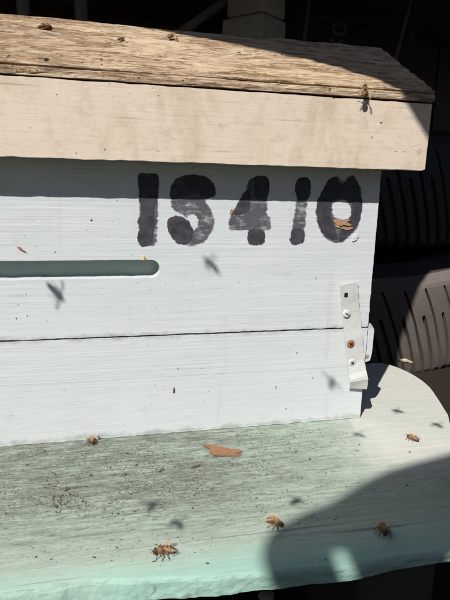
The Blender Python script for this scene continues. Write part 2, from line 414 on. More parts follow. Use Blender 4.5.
slot += jline((sx - 0.008, sz1), (-0.3356, sz1), 0.0003, seed=8) + [(-0.3356, sz1), (-0.3400, (sz0 + sz1) / 2), (-0.3356, sz0)] + jline((-0.3350, sz0), (sx - 0.008, sz0), 0.0005, seed=9)
b3 = jline((XL, ZC + 0.0005), (0.0, ZC + 0.0006), 0.0005, seed=10) + jline((0.0, ZC + 0.0006), (0.0004, 0.2150), 0.0006, seed=11) + [(0.0, 0.2500), (XL, 0.2500), (XL, ZC + 0.0006)]
top_board = plate('front_board', b3, 0.0003, T, M_hive, hive, holes=[slot])
bm = bmesh.new(); box(bm, -0.345, -0.168, T - 0.0035, T + 0.006, 0.118, 0.150)
rel(frombm('entrance_backing', bm, M_inner), hive)
bm = bmesh.new(); box(bm, -T, -0.0015, T + 0.0002, DEPTH - T, 0.0006, 0.2498); rel(frombm('side_wall', bm, M_hive), hive)
bm = bmesh.new(); box(bm, XL + 0.0015, XL + T, T + 0.0002, DEPTH - T, 0.0006, 0.2498); rel(frombm('side_wall', bm, M_hive), hive)
bm = bmesh.new(); box(bm, XL, 0, DEPTH - T, DEPTH, 0.0006, 0.2498); rel(frombm('back_wall', bm, M_hive), hive)
bsp = [((random.uniform(-0.29, -0.178), T - 0.0035, random.uniform(0.128, 0.139)),) for _ in range(16)]
tag(hive, 'white painted wooden hive box with a slot entrance and black stencilled digits', 'beehive')

# ---- stencilled digits: flat paint on the top board
def F(u, v): q = on(u, v, 1, 0.0); return (q[0], q[2])
def smooth_poly(pts, n=6, jit=0.0, seed=0):
    P = np.array(pts, float); m = len(P); out = []
    for i in range(m):
        p0, p1, p2, p3 = P[(i - 1) % m], P[i], P[(i + 1) % m], P[(i + 2) % m]
        for k in range(n):
            t = k / n
            q = 0.5 * ((2 * p1) + (-p0 + p2) * t + (2 * p0 - 5 * p1 + 4 * p2 - p3) * t * t + (-p0 + 3 * p1 - 3 * p2 + p3) * t ** 3)
            out.append(q + (fbm(np.array([q[0] * 0.9, q[1] * 0.9 + 40]), np.array([seed * 3.1, 9.0]), seed, 3) - 0.45) * 2 * jit)
    return out
def sdist(poly, U, Vv):                                   # signed distance in pixels of the print, positive inside
    P = np.array(poly); Q = np.roll(P, -1, 0); best = np.full(U.shape, 1e9); ins = np.zeros(U.shape, bool)
    for (x0, y0), (x1, y1) in zip(P, Q):
        dx, dy = x1 - x0, y1 - y0; L = dx * dx + dy * dy + 1e-12
        t = np.clip(((U - x0) * dx + (Vv - y0) * dy) / L, 0, 1)
        best = np.minimum(best, np.hypot(U - x0 - t * dx, Vv - y0 - t * dy))
        if y0 != y1: ins ^= ((y0 > Vv) != (y1 > Vv)) & (U < dx * (Vv - y0) / dy + x0)
    return np.where(ins, best, -best)
def digit(label, layers):
    allp = np.array([p for l in layers for p in l[1]]); u0, v0 = allp.min(0) - 3; u1, v1 = allp.max(0) + 3
    nu, nv = int((u1 - u0) / 0.42), int((v1 - v0) / 0.42)
    U, Vv = np.meshgrid(np.linspace(u0, u1, nu), np.linspace(v0, v1, nv), indexing='ij')
    wob = (fbm(U * 0.28, Vv * 0.28, 5, 2) - 0.40) * 3.0; wob2 = (fbm(U * 0.25 + 50, Vv * 0.5, 9, 2) - 0.40) * 2.6; mott = fbm(U * 0.16, Vv * 0.22, 23, 4)
    wash = np.zeros(U.shape); dark = np.zeros(U.shape)
    for (dk, outer, holes, jit) in layers:
        d = sdist(smooth_poly(outer, 6), U, Vv)
        for h in holes: d = np.minimum(d, -sdist(smooth_poly(h, 6), U, Vv))
        if dk:
            q = d + wob; body = np.clip(q / 3.0 + 0.25, 0, 1) * np.clip(0.30 + 0.85 * mott, 0, 1); rim = np.clip(1 - np.abs(q - 0.6) / 1.0, 0, 1) * 0.55
            dark = np.maximum(dark, np.clip(body + rim, 0, 1)); wash = np.maximum(wash, np.clip(q / 1.5 + 0.5, 0, 1))
        else: wash = np.maximum(wash, np.clip((d + wob2) / 3.2 + 0.45, 0, 1) * np.clip(0.60 + 0.5 * mott, 0, 1))
    verts = np.array([(a, 0.0, b) for a, b in (F(p, q) for p, q in zip(U.ravel(), Vv.ravel()))]); verts[:, 1] = 0.00018
    keep = wash > 0.0; fs = []
    for i_ in range(nu - 1):
        for j_ in range(nv - 1):
            if keep[i_:i_ + 2, j_:j_ + 2].any(): fs.append((i_ * nv + j_, i_ * nv + j_ + 1, (i_ + 1) * nv + j_ + 1, (i_ + 1) * nv + j_))
    me = bpy.data.meshes.new('painted_digit'); me.from_pydata(verts.tolist(), [], fs); me.update()
    for nm, arr in (('wash', wash), ('dark', dark)):
        at = me.attributes.new(nm, 'FLOAT', 'POINT'); at.data.foreach_set('value', arr.ravel().astype(np.float32))
    o = link('painted_digit', me, M_digit, top_board); o['label'] = label
    return o
def A(pts, ox=120, oy=165, s=4.09): return [(ox + x / s, oy + y / s) for x, y in pts]
def B(pts): return A(pts, 215, 165, 2.8125)
digit('blotchy black painted digit one at the left', [
    (0, A([(78, 40), (115, 35), (160, 40), (160, 130), (157, 230), (155, 300), (140, 335), (100, 334), (72, 318), (76, 200)]), [], 0.5),
    (1, A([(75, 42), (110, 38), (155, 44), (152, 130), (140, 190), (146, 240), (136, 290), (130, 326), (88, 333), (69, 300), (79, 262), (73, 228), (86, 190), (79, 135)]), [], 0.6)])
digit('smeared black painted S-shaped digit', [
    (0, A([(205, 100), (225, 62), (268, 42), (330, 42), (376, 65), (394, 102), (388, 132), (352, 146), (372, 175), (388, 215), (386, 255), (368, 292), (330, 326), (285, 333), (235, 322), (205, 286), (192, 242), (206, 214), (246, 214), (270, 226), (252, 204), (222, 190), (206, 162)]),
     [A([(276, 232), (292, 204), (314, 216), (314, 246), (300, 262), (284, 252)])], 0.5),
    (1, A([(206, 100), (226, 62), (268, 42), (330, 42), (376, 65), (392, 104), (378, 132), (340, 128), (300, 116), (262, 130), (225, 138), (207, 132)]), [], 0.4),  # darkened cap ends at the lid's shadow edge; shade painted into the print
    (1, A([(198, 222), (226, 206), (262, 214), (288, 240), (298, 275), (288, 312), (258, 328), (226, 314), (202, 284), (192, 250)]), [], 0.6)])
digit('grey painted digit four with open top', [
    (0, B([(104, 34), (152, 35), (150, 90), (148, 138), (158, 145), (158, 182), (142, 188), (138, 222), (95, 224), (95, 188), (60, 186), (38, 180), (40, 145), (62, 105), (82, 70)]), [], 0.5),
    (1, B([(103, 62), (98, 100), (96, 130), (70, 140), (52, 136), (64, 108), (84, 78)]), [], 0.4),
    (1, B([(112, 36), (150, 36), (148, 92), (116, 92)]), [], 0.3),  # stem top painted darker only where the lid's shade falls
    (1, B([(96, 186), (136, 186), (138, 220), (95, 222)]), [], 0.5)])
digit('thin grey painted stroke with a dark round end', [
    (0, B([(232, 40), (268, 42), (262, 110), (256, 170), (252, 205), (248, 222), (216, 224), (212, 200), (220, 150), (228, 90)]), [], 0.4),
    (1, B([(232, 40), (268, 42), (262, 96), (228, 92)]), [], 0.3),  # dark upper end: lid shade put into the stroke colour
    (1, B([(220, 180), (248, 182), (252, 205), (244, 222), (220, 224), (211, 208)]), [], 0.5)])
digit('thick overpainted black zero with peeled centre', [
    (0, B([(300, 75), (322, 40), (345, 30), (362, 40), (385, 28), (410, 58), (415, 100), (410, 150), (396, 188), (350, 222), (322, 216), (298, 192), (282, 140), (290, 100)]), [B([(336, 108), (356, 102), (374, 108), (380, 125), (377, 146), (360, 150), (342, 148), (334, 130)])], 0.7),
    (1, B([(296, 85), (318, 45), (340, 32), (350, 52), (368, 48), (388, 30), (404, 60), (412, 105), (406, 145), (390, 184), (352, 216), (352, 190), (374, 168), (386, 125), (380, 100), (356, 94), (332, 102), (327, 135), (334, 170), (346, 206), (324, 208), (300, 184), (288, 140)]), [], 1.1),
    (1, B([(286, 110), (300, 80), (316, 92), (308, 130), (318, 180), (334, 206), (312, 202), (292, 172)]), [], 1.0), (1, B([(402, 70), (414, 100), (410, 150), (392, 180), (386, 172), (398, 140), (398, 100)]), [], 1.0)])
def patch(name, pts, mat, parent, y=-0.0004, jit=0.6, seed=3, lab=None):
    bm = bmesh.new(); P = [F(*q) for q in smooth_poly(pts, 5, jit, seed)]
    vs = [bm.verts.new((a, y, b)) for a, b in P]
    es = [bm.edges.new((vs[i], vs[(i + 1) % len(vs)])) for i in range(len(vs))]
    bmesh.ops.triangle_fill(bm, use_beauty=True, use_dissolve=False, edges=es)
    r = bmesh.ops.extrude_face_region(bm, geom=bm.faces[:])
    for v in r['geom']:
        if isinstance(v, bmesh.types.BMVert): v.co.y = 0.0001
    o = frombm(name, bm, mat, parent)
    if lab: o['label'] = lab
    return o
patch('peeled_patch', B([(334, 154), (346, 151), (358, 157), (372, 154), (382, 155), (370, 161), (384, 168), (376, 172), (360, 167), (356, 175), (344, 168), (336, 162)]), M_bare, top_board, lab='bare orange wood where the zero has peeled')
patch('peeled_patch', B([(338, 168), (350, 170), (366, 176), (382, 174), (388, 178), (372, 183), (352, 178), (340, 174)]), M_bare, top_board, seed=9)
patch('peeled_patch', B([(41, 134), (46, 124), (50, 128), (47, 139)]), M_bare, top_board, seed=5)
patch('paint_flake', B([(389, 203), (400, 190), (403, 201), (394, 211), (386, 213)]), M_hive, top_board, -0.0005, 1.0, seed=6)
patch('paint_flake', [(17, 247), (20, 247), (23, 249.5), (26, 252), (21, 250)], M_rust, top_board, -0.0006, 0.3, seed=7)
patch('paint_flake', [(143.4, 256), (144.4, 256), (144.4, 260), (143.4, 260)], plain('pollen_yellow', (0.7, 0.45, 0.05), 0.8), top_board, -0.0009, 0.2, seed=8)

# ---- perforated strap with screws at the right corner
def strap_local(u, v, y=-0.0016): q = on(u, v, 1, y); return q
def strap():
    q0, q1 = on(347.5, 283, 1, -0.0012), on(356.5, 380, 1, -0.0012)
    a = Vector(q0); b = Vector(q1); d = (b - a).normalized(); n = Vector((0, -1, 0)); s = d.cross(n).normalized()
    if s.x < 0: s = -s
    L = (b - a).length; W = 0.0078
    bm = bmesh.new(); rings = []
    prof = [(0.0, 0.0012), (0.3, 0.0004), (0.55, 0.0010), (0.80, 0.0010), (0.90, 0.0022), (0.955, 0.0038), (0.985, 0.0040), (1.085, 0.0006)]
    ts = sorted(set([p[0] for p in prof] + list(np.linspace(0.02, 1.07, 40))))
    for t in ts:
        off = float(np.interp(t, [p[0] for p in prof], [p[1] for p in prof])) + 0.0004 * float(vnoise(np.array([t * 9.0]), np.array([2.0]), 3)[0])
        e0 = 0.0011 * (float(fbm(np.array([t * 22.0]), np.array([1.0]), 6)[0]) - 0.45); e1 = 0.0011 * (float(fbm(np.array([t * 22.0]), np.array([7.0]), 8)[0]) - 0.45)
        c = a + d * L * t; sk = 0.002 * max(0, t - 0.97) / 0.1
        rings.append([bm.verts.new(c + s * (W * e + (e0 if e < 0 else e1)) + d * sk * e + n * (off + th + 0.0005 * (t - 0.5) * e)) for (e, th) in ((-1, 0), (1, 0), (1, 0.0011), (-1, 0.0011))])
    for i in range(len(rings) - 1):
        for k in range(4): bm.faces.new((rings[i][k], rings[i][(k + 1) % 4], rings[i + 1][(k + 1) % 4], rings[i + 1][k]))
    bm.faces.new(rings[0]); bm.faces.new(rings[-1])
    o = rel(frombm('metal_strap', bm, M_strap), hive); o['label'] = 'white painted steel strap with screws, bent at its lower end'
    def head(u, v, r, h, mat, kind, name):
        c = Vector(on(u, v, 1, -0.0042)); bm = bmesh.new(); n_ = 18
        prof = [(r, 0.0), (r * 0.98, h * 0.5), (r * 0.75, h * 0.9), (r * 0.0, h)]
        rr = []
        for (q, hh) in prof[:-1]:
            rr.append([bm.verts.new(c + Vector((math.cos(2 * math.pi * k / n_) * q, -hh + 0.0012, math.sin(2 * math.pi * k / n_) * q))) for k in range(n_)])
        tip = bm.verts.new(c + Vector((0, -h + 0.0012, 0)))
        for i in range(len(rr) - 1):
            for k in range(n_): bm.faces.new((rr[i][k], rr[i][(k + 1) % n_], rr[i + 1][(k + 1) % n_], rr[i + 1][k]))
        for k in range(n_): bm.faces.new((rr[-1][k], rr[-1][(k + 1) % n_], tip))
        s_ = frombm(name, bm, mat, o, False); s_.location = (0, 0, 0)
        bm = bmesh.new(); tilt = 0.5
        for ang in ((tilt,) if kind == 1 else (tilt, tilt + math.pi / 2)):
            M = Matrix.Translation(c + Vector((0, -h + 0.0010, 0))) @ Matrix.Rotation(ang, 4, 'Y')
            box(bm, -r * 0.5, r * 0.5, -0.00015, 0.0003, -r * 0.09, r * 0.09, M)
        sl = frombm('drive_slot_shade', bm, M_hole_shade); sl.parent = o  # black bars on the head, painted as the slot's shade
        return s_
    head(347, 314, 0.0034, 0.0016, M_strap, 1, 'screw')
    head(351, 344, 0.0036, 0.0016, M_rust, 2, 'screw')['label'] = 'rusty cross-head screw'
    head(352.5, 363, 0.0033, 0.0012, M_strap, 2, 'screw')
    c = Vector(on(346, 295, 1, -0.0035)); bm = bmesh.new()
    box(bm, c.x - 0.0017, c.x + 0.0017, c.y - 0.0002, c.y + 0.0004, c.z - 0.0019, c.z + 0.0019); bevelled(bm, 0.0002)
    h_ = frombm('hole', bm, M_hole_shade); h_.parent = o  # black plate on the strap in place of a shaded opening
    # chipped wooden cleat standing proud of the corner
    bm = bmesh.new()
    zt, zb = on(366, 325, 1, 0.004)[2], on(366, 362, 1, 0.004)[2]
    ol = [(0.0, zb), (0.0058, zb + 0.002), (0.0070, zb + 0.009), (0.0072, zt - 0.004), (0.0058, zt - 0.001), (0.0035, zt + 0.0015), (0.001, zt), (-0.001, zt - 0.002)]
    vs = [bm.verts.new((x, 0.002, z)) for x, z in ol]; f = bm.faces.new(vs)
    r = bmesh.ops.extrude_face_region(bm, geom=[f])
    for v in r['geom']:
        if isinstance(v, bmesh.types.BMVert): v.co.y = 0.022
    cl = rel(frombm('corner_cleat', bm, M_hive), hive)
    for (u, v, r) in ((365.5, 326, 0.0022), (367, 356, 0.0018)):
        c = on(u, v, 1, 0.0016); bm = bmesh.new(); P = []
        for k in range(9):
            a_ = 2 * math.pi * k / 9; q = r * random.uniform(0.6, 1.1); P.append(bm.verts.new((c[0] + math.cos(a_) * q, 0.0012, c[2] + math.sin(a_) * q * 0.8)))
        f = bm.faces.new(P); rr = bmesh.ops.extrude_face_region(bm, geom=[f])
        for v_ in rr['geom']:
            if isinstance(v_, bmesh.types.BMVert): v_.co.y = 0.0025
        q = frombm('bare_chip', bm, M_bare); q.parent = cl
strap()

# ------------------------------------------------------------------ hive roof (lid)
roof = empty('hive_roof', (-0.254, 0.06, ZL))
def fascia():
    bot = jline((XL - 0.026, ZL), (XR - 0.0006, ZL), 0.0007, seed=21, freq=130)
    right = jline((XR, ZL + 0.0008), (XR + 0.0006, ZH - 0.0012), 0.0005, seed=22, freq=120)
    topl = [(x, z - (0.0004 + 0.0011 * (x - XL) / 0.53)) for x, z in jline((XR + 0.0006, ZH), (XL - 0.026, ZH), 0.0005, seed=23, freq=90)]
    plate('front_fascia', bot + right + topl, -OV, -OV + 0.017, M_fascia, roof)
    for x0, x1 in ((XR - 0.017, XR - 0.0004), (XL - 0.026, XL - 0.009)):
        bm = bmesh.new(); box(bm, x0, x1, -OV + 0.0172, 0.155, ZL + 0.0004, ZH - 0.002)
        rel(frombm('side_fascia', bm, M_fascia), roof)
    bm = bmesh.new(); box(bm, XL - 0.026, XR, 0.1552, 0.172, ZL, ZH - 0.002); rel(frombm('back_fascia', bm, M_fascia), roof)
fascia()
YR = 0.070                                               # ridge
def ply_top():
    TE = 0.0084; yf = -OV - 0.0008
    prof = [(0.02, ZH + 0.0002, 0)]
    for k in range(5): prof.append((yf + 0.004 * (1 - k / 4) + 0.0004, ZH + 0.0002, 0.2))
    for k in range(1, 14): prof.append((yf, ZH + TE * k / 14 * 0.86, 0.8))
    for k in range(1, 6):
        a = math.pi / 2 * k / 6; prof.append((yf + 0.0014 * (1 - math.cos(a)), ZH + TE * 0.86 + TE * 0.14 * math.sin(a), 1))
    ls = (YR - yf - 0.0014) / math.cos(SLOPE); n = 150
    for k in range(n + 1):
        t = k / n; prof.append((yf + 0.0014 + t * ls * math.cos(SLOPE), ZH + TE + t * ls * math.sin(SLOPE), 1))
    zr = prof[-1][1]
    for k in range(1, 16): prof.append((YR + (0.178 - YR) * k / 15, zr - (zr - ZH - 0.004) * k / 15, 1))
    prof.append((0.178, ZH + 0.0002, 0))
    P = np.array(prof); xs = np.concatenate([np.linspace(XL - 0.03, -0.3, 40)[:-1], np.linspace(-0.3, XR + 0.002, 330)])
    XX, SS = np.meshgrid(xs, np.arange(len(P)), indexing='ij')
    s_len = np.concatenate([[0], np.cumsum(np.hypot(np.diff(P[:, 0]), np.diff(P[:, 1])))])
    sl = s_len[SS]
    d = (fbm(XX * 22, sl * 190, 31, 4) - 0.47) * 0.0030 + (fbm(XX * 90, sl * 560, 41, 3) - 0.45) * 0.0013
    fl = fbm(XX * 38 + 9, sl * 150, 51, 4); d -= np.clip((fl - 0.56) * 12, 0, 1) * 0.0009
    st = np.floor((sl + 0.0018 * fbm(XX * 14, sl * 30, 71, 3)) / 0.011); d += (hashn(st, st * 0, 5) - 0.5) * 0.0011
    ze = P[SS, 1] - ZH - 0.0056 - 0.0007 * (fbm(XX * 9, XX * 0 + 2, 57, 4) - 0.45) * 2
    d -= np.where((SS > 5) & (SS < 20), 0.0024 * np.exp(-(ze / 0.00050) ** 2) * np.clip(fbm(XX * 12, XX * 0, 58, 3) * 2.2 - 0.35, 0, 1), 0)
    d *= P[SS, 2]
    tx = np.gradient(P[:, 0]); tz = np.gradient(P[:, 1]); ln = np.hypot(tx, tz) + 1e-9
    ny, nz = -tz / ln, tx / ln
    fr = SS < 6
    VY = P[SS, 0] + np.where(fr, 0, d * ny[SS]); VZ = P[SS, 1] + np.where(fr, 0, d * nz[SS])
    V = np.stack([XX, VY, VZ], -1).reshape(-1, 3); m = len(P); nx = len(xs)
    F_ = [(i * m + j, (i + 1) * m + j, (i + 1) * m + j + 1, i * m + j + 1) for i in range(nx - 1) for j in range(m - 1)]
    F_.append(tuple(range(m))); F_.append(tuple((nx - 1) * m + j for j in range(m))[::-1])
    F_ += [(i * m, i * m + m - 1, (i + 1) * m + m - 1, (i + 1) * m) for i in range(nx - 1)]
    o = pyd('plywood_top', V, F_, M_ply); rel(o, roof)
    o['label'] = 'rough flaking plywood top with bare wood and cream paint remains'
    return o
ply = ply_top()
def RP(u, v): return onplane(u, v, ROOF_Q, ROOF_N)
# black dot for a nail opening and splinters on the plywood edge and top
PV = np.array([v.co[:] for v in ply.data.vertices]); PQ = (PV - CP) @ CR; PU = np.stack([225 + FPX * PQ[:, 0] / -PQ[:, 2], 300 - FPX * PQ[:, 1] / -PQ[:, 2]], -1)
def ply_at(u, v):                                        # nearest point of the rough plywood surface in that direction
    e = np.hypot(PU[:, 0] - u, PU[:, 1] - v); e[(PV[:, 1] > YR) | (PV[:, 1] > 0.019) & (PV[:, 2] < ZH + 0.001)] = 1e9; return Vector(PV[int(e.argmin())])
bm = bmesh.new(); c = ply_at(46.5, 60.5)
bmesh.ops.create_uvsphere(bm, u_segments=12, v_segments=6, radius=0.0016, matrix=Matrix.Translation(c) @ Matrix.Rotation(R_(-65), 4, 'X').inverted() @ Matrix.Diagonal((1.2, 1.0, 0.55, 1)))
q = frombm('nail_hole_shade', bm, M_hole_shade); rel(q, roof); q.parent = ply; q.location = (0, 0, 0)  # flattened black blob, its colour standing for a recess in shade
def flecks(name, spots, mat, parent, nrm, size, seed, th=0.25):
    r_ = random.Random(seed); bm = bmesh.new(); nrm = Vector(nrm); t1 = Vector((1, 0, 0)); t2 = nrm.cross(t1).normalized()
    for sp in spots:
        p = Vector(sp[0]); ln = sp[1] if len(sp) > 1 else r_.uniform(*size); ang = sp[2] if len(sp) > 2 else r_.gauss(0, 0.8)
        a = t1 * math.cos(ang) + t2 * math.sin(ang); b = nrm.cross(a)
        wd = ln * r_.uniform(0.16, 0.42) if len(sp) < 4 else sp[3]
        hgt = max(0.00012, wd * th)
        n = 6; ring = []
        for k in range(n):
            t = 2 * math.pi * k / n; ring.append(bm.verts.new(p + a * math.cos(t) * ln / 2 * r_.uniform(0.75, 1.1) + b * math.sin(t) * wd / 2 * r_.uniform(0.6, 1.2) - nrm * 0.0002))
        tip = bm.verts.new(p + nrm * hgt + a * ln * r_.uniform(-0.15, 0.15))
        for k in range(n): bm.faces.new((ring[k], ring[(k + 1) % n], tip))
        bm.faces.new(ring[::-1])
    o = frombm(name, bm, mat); rel(o, parent) if parent else None
    o['kind'] = 'stuff'; return o
sp = [(RP(random.uniform(0, 360), random.uniform(22, 55) + 0) ,) for _ in range(150)]
sp = [(ply_at(random.uniform(0, 360), random.uniform(16, 80)),) for _ in range(110)]
flecks('bark_flecks', sp, M_speck, roof, ROOF_N, (0.0006, 0.0026), 5)
M_lich = plain('ochre_lichen', (0.55, 0.37, 0.07), 0.9, 0.4, 700)
sp = []
for _ in range(420):
    u = random.gauss(296, 34); v = 78 + (u - 300) * 0.07 + random.gauss(0, 5.0)
    if v < 92 + (u - 300) * 0.05: sp.append((ply_at(u, v - 3),))
flecks('lichen', sp, M_lich, roof, (0, -0.6, 0.8), (0.0008, 0.0022), 6, 0.5)
sp = [(on(random.uniform(0, 420), random.uniform(90, 165), 1, -OV),) for _ in range(46)]
sp += [(on(u, v, 1, -OV), l) for u, v, l in ((113, 97, 0.003), (372, 137, 0.004), (102, 94, 0.002), (64, 122, 0.002), (16, 133, 0.002), (153, 88, 0.003))]
def arc(pts):
    for (u, v), (u2, v2) in zip(pts[:-1], pts[1:]):
        a, b = Vector(on(u, v, 1, -OV)), Vector(on(u2, v2, 1, -OV)); d = b - a; sp.append(((a + b) / 2, d.length * 1.3, math.atan2(d.z, d.x), 0.0007))
arc([(411, 148), (413, 146.5), (416, 145.2), (419, 144.6), (422, 144.8)]); arc([(416, 151), (418, 152.5), (419.5, 153.5)]); arc([(392, 151), (400, 151.5), (408, 152)])
flecks('dirt_specks', sp, M_speck, roof, (0, -1, 0), (0.0005, 0.0018), 8)
tag(roof, 'cream painted telescoping hive roof with a flaking sloped plywood top', 'hive roof')

# ------------------------------------------------------------------ landing board
def landing():
    root = empty('landing_board', (-0.22, 0.0, -0.016))
    pts_r = [(0.30, 0.090), (0.136, 0.092), (0.128, 0.0995), (0.116, 0.1050), (0.100, 0.1082), (0.085, 0.1088), (0.070, 0.1078), (0.056, 0.1050), (0.044, 0.1012), (0.032, 0.0968), (0.012, 0.0892), (-0.008, 0.0815), (-0.027, 0.0705), (-0.055, 0.060), (-0.10, 0.056), (-0.30, 0.056)]
    py = np.array([p[0] for p in pts_r])[::-1]; px = np.array([p[1] for p in pts_r])[::-1]
    TH = 0.0150; x0 = -0.56; yb = 0.135
    us = np.concatenate([np.linspace(0, 0.42, 20)[:-1], np.linspace(0.42, 1, 420)])
    ys = np.concatenate([np.linspace(yb, 0.0, 30)[:-1], np.linspace(0.0, -1, 130)])   # negative part rescaled to the front edge
    rows = []
    nu = len(us)
    xe = x0 + us * (0.056 - x0)
    def front(x):                                        # wavy worn front edge line
        b = np.interp(x, [-0.56, -0.27, -0.24, -0.20, -0.166, -0.14, -0.09, -0.03, 0.06], [-0.156, -0.1545, -0.153, -0.158, -0.1655, -0.1664, -0.1697, -0.1724, -0.174])
        return b + (fbm(x * 22, x * 0 + 3, 61, 5) - 0.45) * 0.005
    fr = front(xe)
    chip = np.clip((fbm(xe * 45 + 3, xe * 0, 77, 3) - 0.50) * 6, 0, 1) * 0.0
    for y in ys:
        yy = np.where(y >= 0, y, -fr * y) + 0 * xe
        xr = np.interp(yy, py, px); xx = x0 + us * (xr - x0)
        z = (fbm(xx * 10, yy * 330, 81, 3) - 0.45) * 0.0005 + (fbm(xx * 60, yy * 60, 83, 3) - 0.45) * 0.0005
        m = np.clip((yy - fr) / 0.012, 0, 1)
        z = np.where(yy > -0.004, np.minimum(z, 0.0), z) - (1 - m) ** 2 * 0.0010 - (1 - np.clip((yy - fr) / 0.02, 0, 1)) * chip * 0.004
        rows.append(np.stack([xx, yy, z], -1))
    last = rows[-1]
    for k in range(1, 13):                               # front edge: rounded over, then a rough sawn face
        t = k / 12; q = last.copy()
        rad = 0.0018 + 0.0022 * fbm(xe * 40, xe * 0 + 8, 93, 4)
        thk = np.interp(xe, [-0.56, -0.16, -0.03, 0.06], [0.0150, 0.0120, 0.0070, 0.0060])
        a = min(1.0, t / 0.5) * math.pi / 2
        q[:, 1] = last[:, 1] - rad * math.sin(a) - max(0, t - 0.4) * 0.004 * np.clip((-0.15 - xe) * 12, 0, 1) + (fbm(xe * 110, xe * 0 + t * 3, 91, 5) - 0.45) * 0.0017 * min(1, t * 4)
        q[:, 2] = last[:, 2] - rad * (1 - math.cos(a)) - max(0, t - 0.5) * 2 * (thk + last[:, 2] - rad)
        rows.append(q)
    q = rows[-1].copy(); q[:, 1] += 0.012; rows.append(q); q = q.copy(); q[:, 1] += 0.03; q[:, 2] = -TH; rows.append(q)
    q = rows[0].copy(); q[:, 2] = -TH; rows.append(q)
    V = np.concatenate(rows); m = len(rows)
    F_ = [(r * nu + i, r * nu + i + 1, (r + 1) * nu + i + 1, (r + 1) * nu + i) for r in range(m - 1) for i in range(nu - 1)]
    F_ += [((m - 1) * nu + i, (m - 1) * nu + i + 1, i + 1, i) for i in range(nu - 1)]
    F_.append(tuple(r * nu for r in range(m))); F_.append(tuple(r * nu + nu - 1 for r in range(m))[::-1])
    o = pyd('board', V, [f[::-1] for f in F_], M_board, None, True); rel(o, root); o.data.polygons.foreach_set('use_smooth', [False] * len(o.data.polygons))
    me = o.data; bmx = bmesh.new(); bmx.from_mesh(me); bmesh.ops.recalc_face_normals(bmx, faces=bmx.faces[:]); bmx.to_mesh(me); bmx.free()
    bm = bmesh.new(); c = Vector(on(231, 578, 2, -0.004))
    bmesh.ops.create_icosphere(bm, subdivisions=4, radius=0.010, matrix=Matrix.Translation(c + Vector((0, 0.0062, -0.0030))) @ Matrix.Diagonal((1.25, 0.75, 0.50, 1)))
    for v in bm.verts: v.co += (v.co - c).normalized() * 0.0035 * (float(fbm(np.array([v.co.x * 330]), np.array([v.co.z * 330 + v.co.y * 200]), 19, 4)[0]) - 0.5)
    k = frombm('bare_chip', bm, plain('bare_weathered_wood', (0.40, 0.37, 0.31), 0.85, 0.45, 600)); rel(k, root); k['label'] = 'bare grey wood at a chip in the front edge'
    tag(root, 'mint green painted wooden board the hive stands on', 'board')
    return root
land = landing()

# dirt on the board
def G0(u, v): return on(u, v, 2, 0.0002)
sp = []
while len(sp) < 2300:
    u = random.uniform(0, 360); v = 600 - random.random() ** 0.5 * 172
    if v < 449 - 0.082 * u + 2 or v > 566: continue
    if fbm(np.array([u * 0.03]), np.array([v * 0.05]), 17, 3)[0] < 0.40 + 0.10 * random.random(): continue
    if v > 520 and random.random() < 0.7: continue
    if u > 270 and random.random() < 0.6: continue
    l = random.choice((0.0004, 0.0005, 0.0007, 0.0009, 0.0012, 0.0018)) * random.uniform(0.6, 1.4)
    sp.append((G0(u, v), l, random.gauss(0, 0.5), l * random.uniform(0.15, 0.6)))
for u, v, l, a in ((128, 453, 0.0055, -0.7), (136, 465, 0.0035, 0.4), (197, 466, 0.011, 0.45), (91, 475, 0.006, 0.8), (23, 470, 0.003, 0), (44, 451, 0.003, 0.1), (27, 465, 0.004, 0.3), (66, 490, 0.005, 0.7), (296, 451, 0.003, 0), (309, 459, 0.003, 0), (290, 448, 0.0025, 0.4), (407, 485, 0.003, 0.1), (160, 471, 0.004, 0), (286, 490, 0.002, 1.2), (226, 506, 0.002, 1), (193, 508, 0.003, 0.3), (410, 452, 0.0028, -0.2), (94, 557, 0.003, -0.5)):
    for _ in range(3): sp.append((G0(u + random.uniform(-1.2, 1.2), v + random.uniform(-.6, .6)), l * random.uniform(.4, .9), a + random.gauss(0, .25), 0.0008 + 0.08 * l))
def trail(pts, n):
    P = smooth_poly(pts, n, 0.9, 4)
    for q, q2 in zip(P[:-1], P[1:]):
        if random.random() < 0.38: continue
        jx, jy = random.gauss(0, .45), random.gauss(0, .45)
        a, b = Vector(G0(q[0] + jx, q[1] + jy)), Vector(G0(q2[0] + jx, q2[1] + jy)); d = b - a
        for _ in range(2): sp.append((G0(q[0] + random.gauss(0, 1.3), q[1] + random.gauss(0, 1.1)), random.uniform(.0003, .0009), random.gauss(0, .7), random.uniform(.0002, .0005)))
        sp.append(((a + b) / 2, d.length * random.uniform(1.2, 2.0), math.atan2(d.y, d.x), random.uniform(0.0003, 0.0009)))
trail([(48, 475), (53, 472), (57, 477), (58, 484), (53, 486), (48, 482)], 6)
trail([(70, 476), (77, 474), (81, 480), (79, 482), (75, 476)], 5)
trail([(45, 488), (60, 488), (75, 487), (88, 486), (75, 488), (60, 489)], 7)
trail([(53, 496), (55, 507), (58, 513), (62, 508), (58, 500)], 6)
trail([(60, 497), (70, 494), (80, 497), (85, 502), (86, 510), (80, 508), (74, 498), (66, 503)], 7)
fl = flecks('board_debris', sp, M_speck, land, (0, 0, 1), (0.0006, 0.002), 9, 0.3)
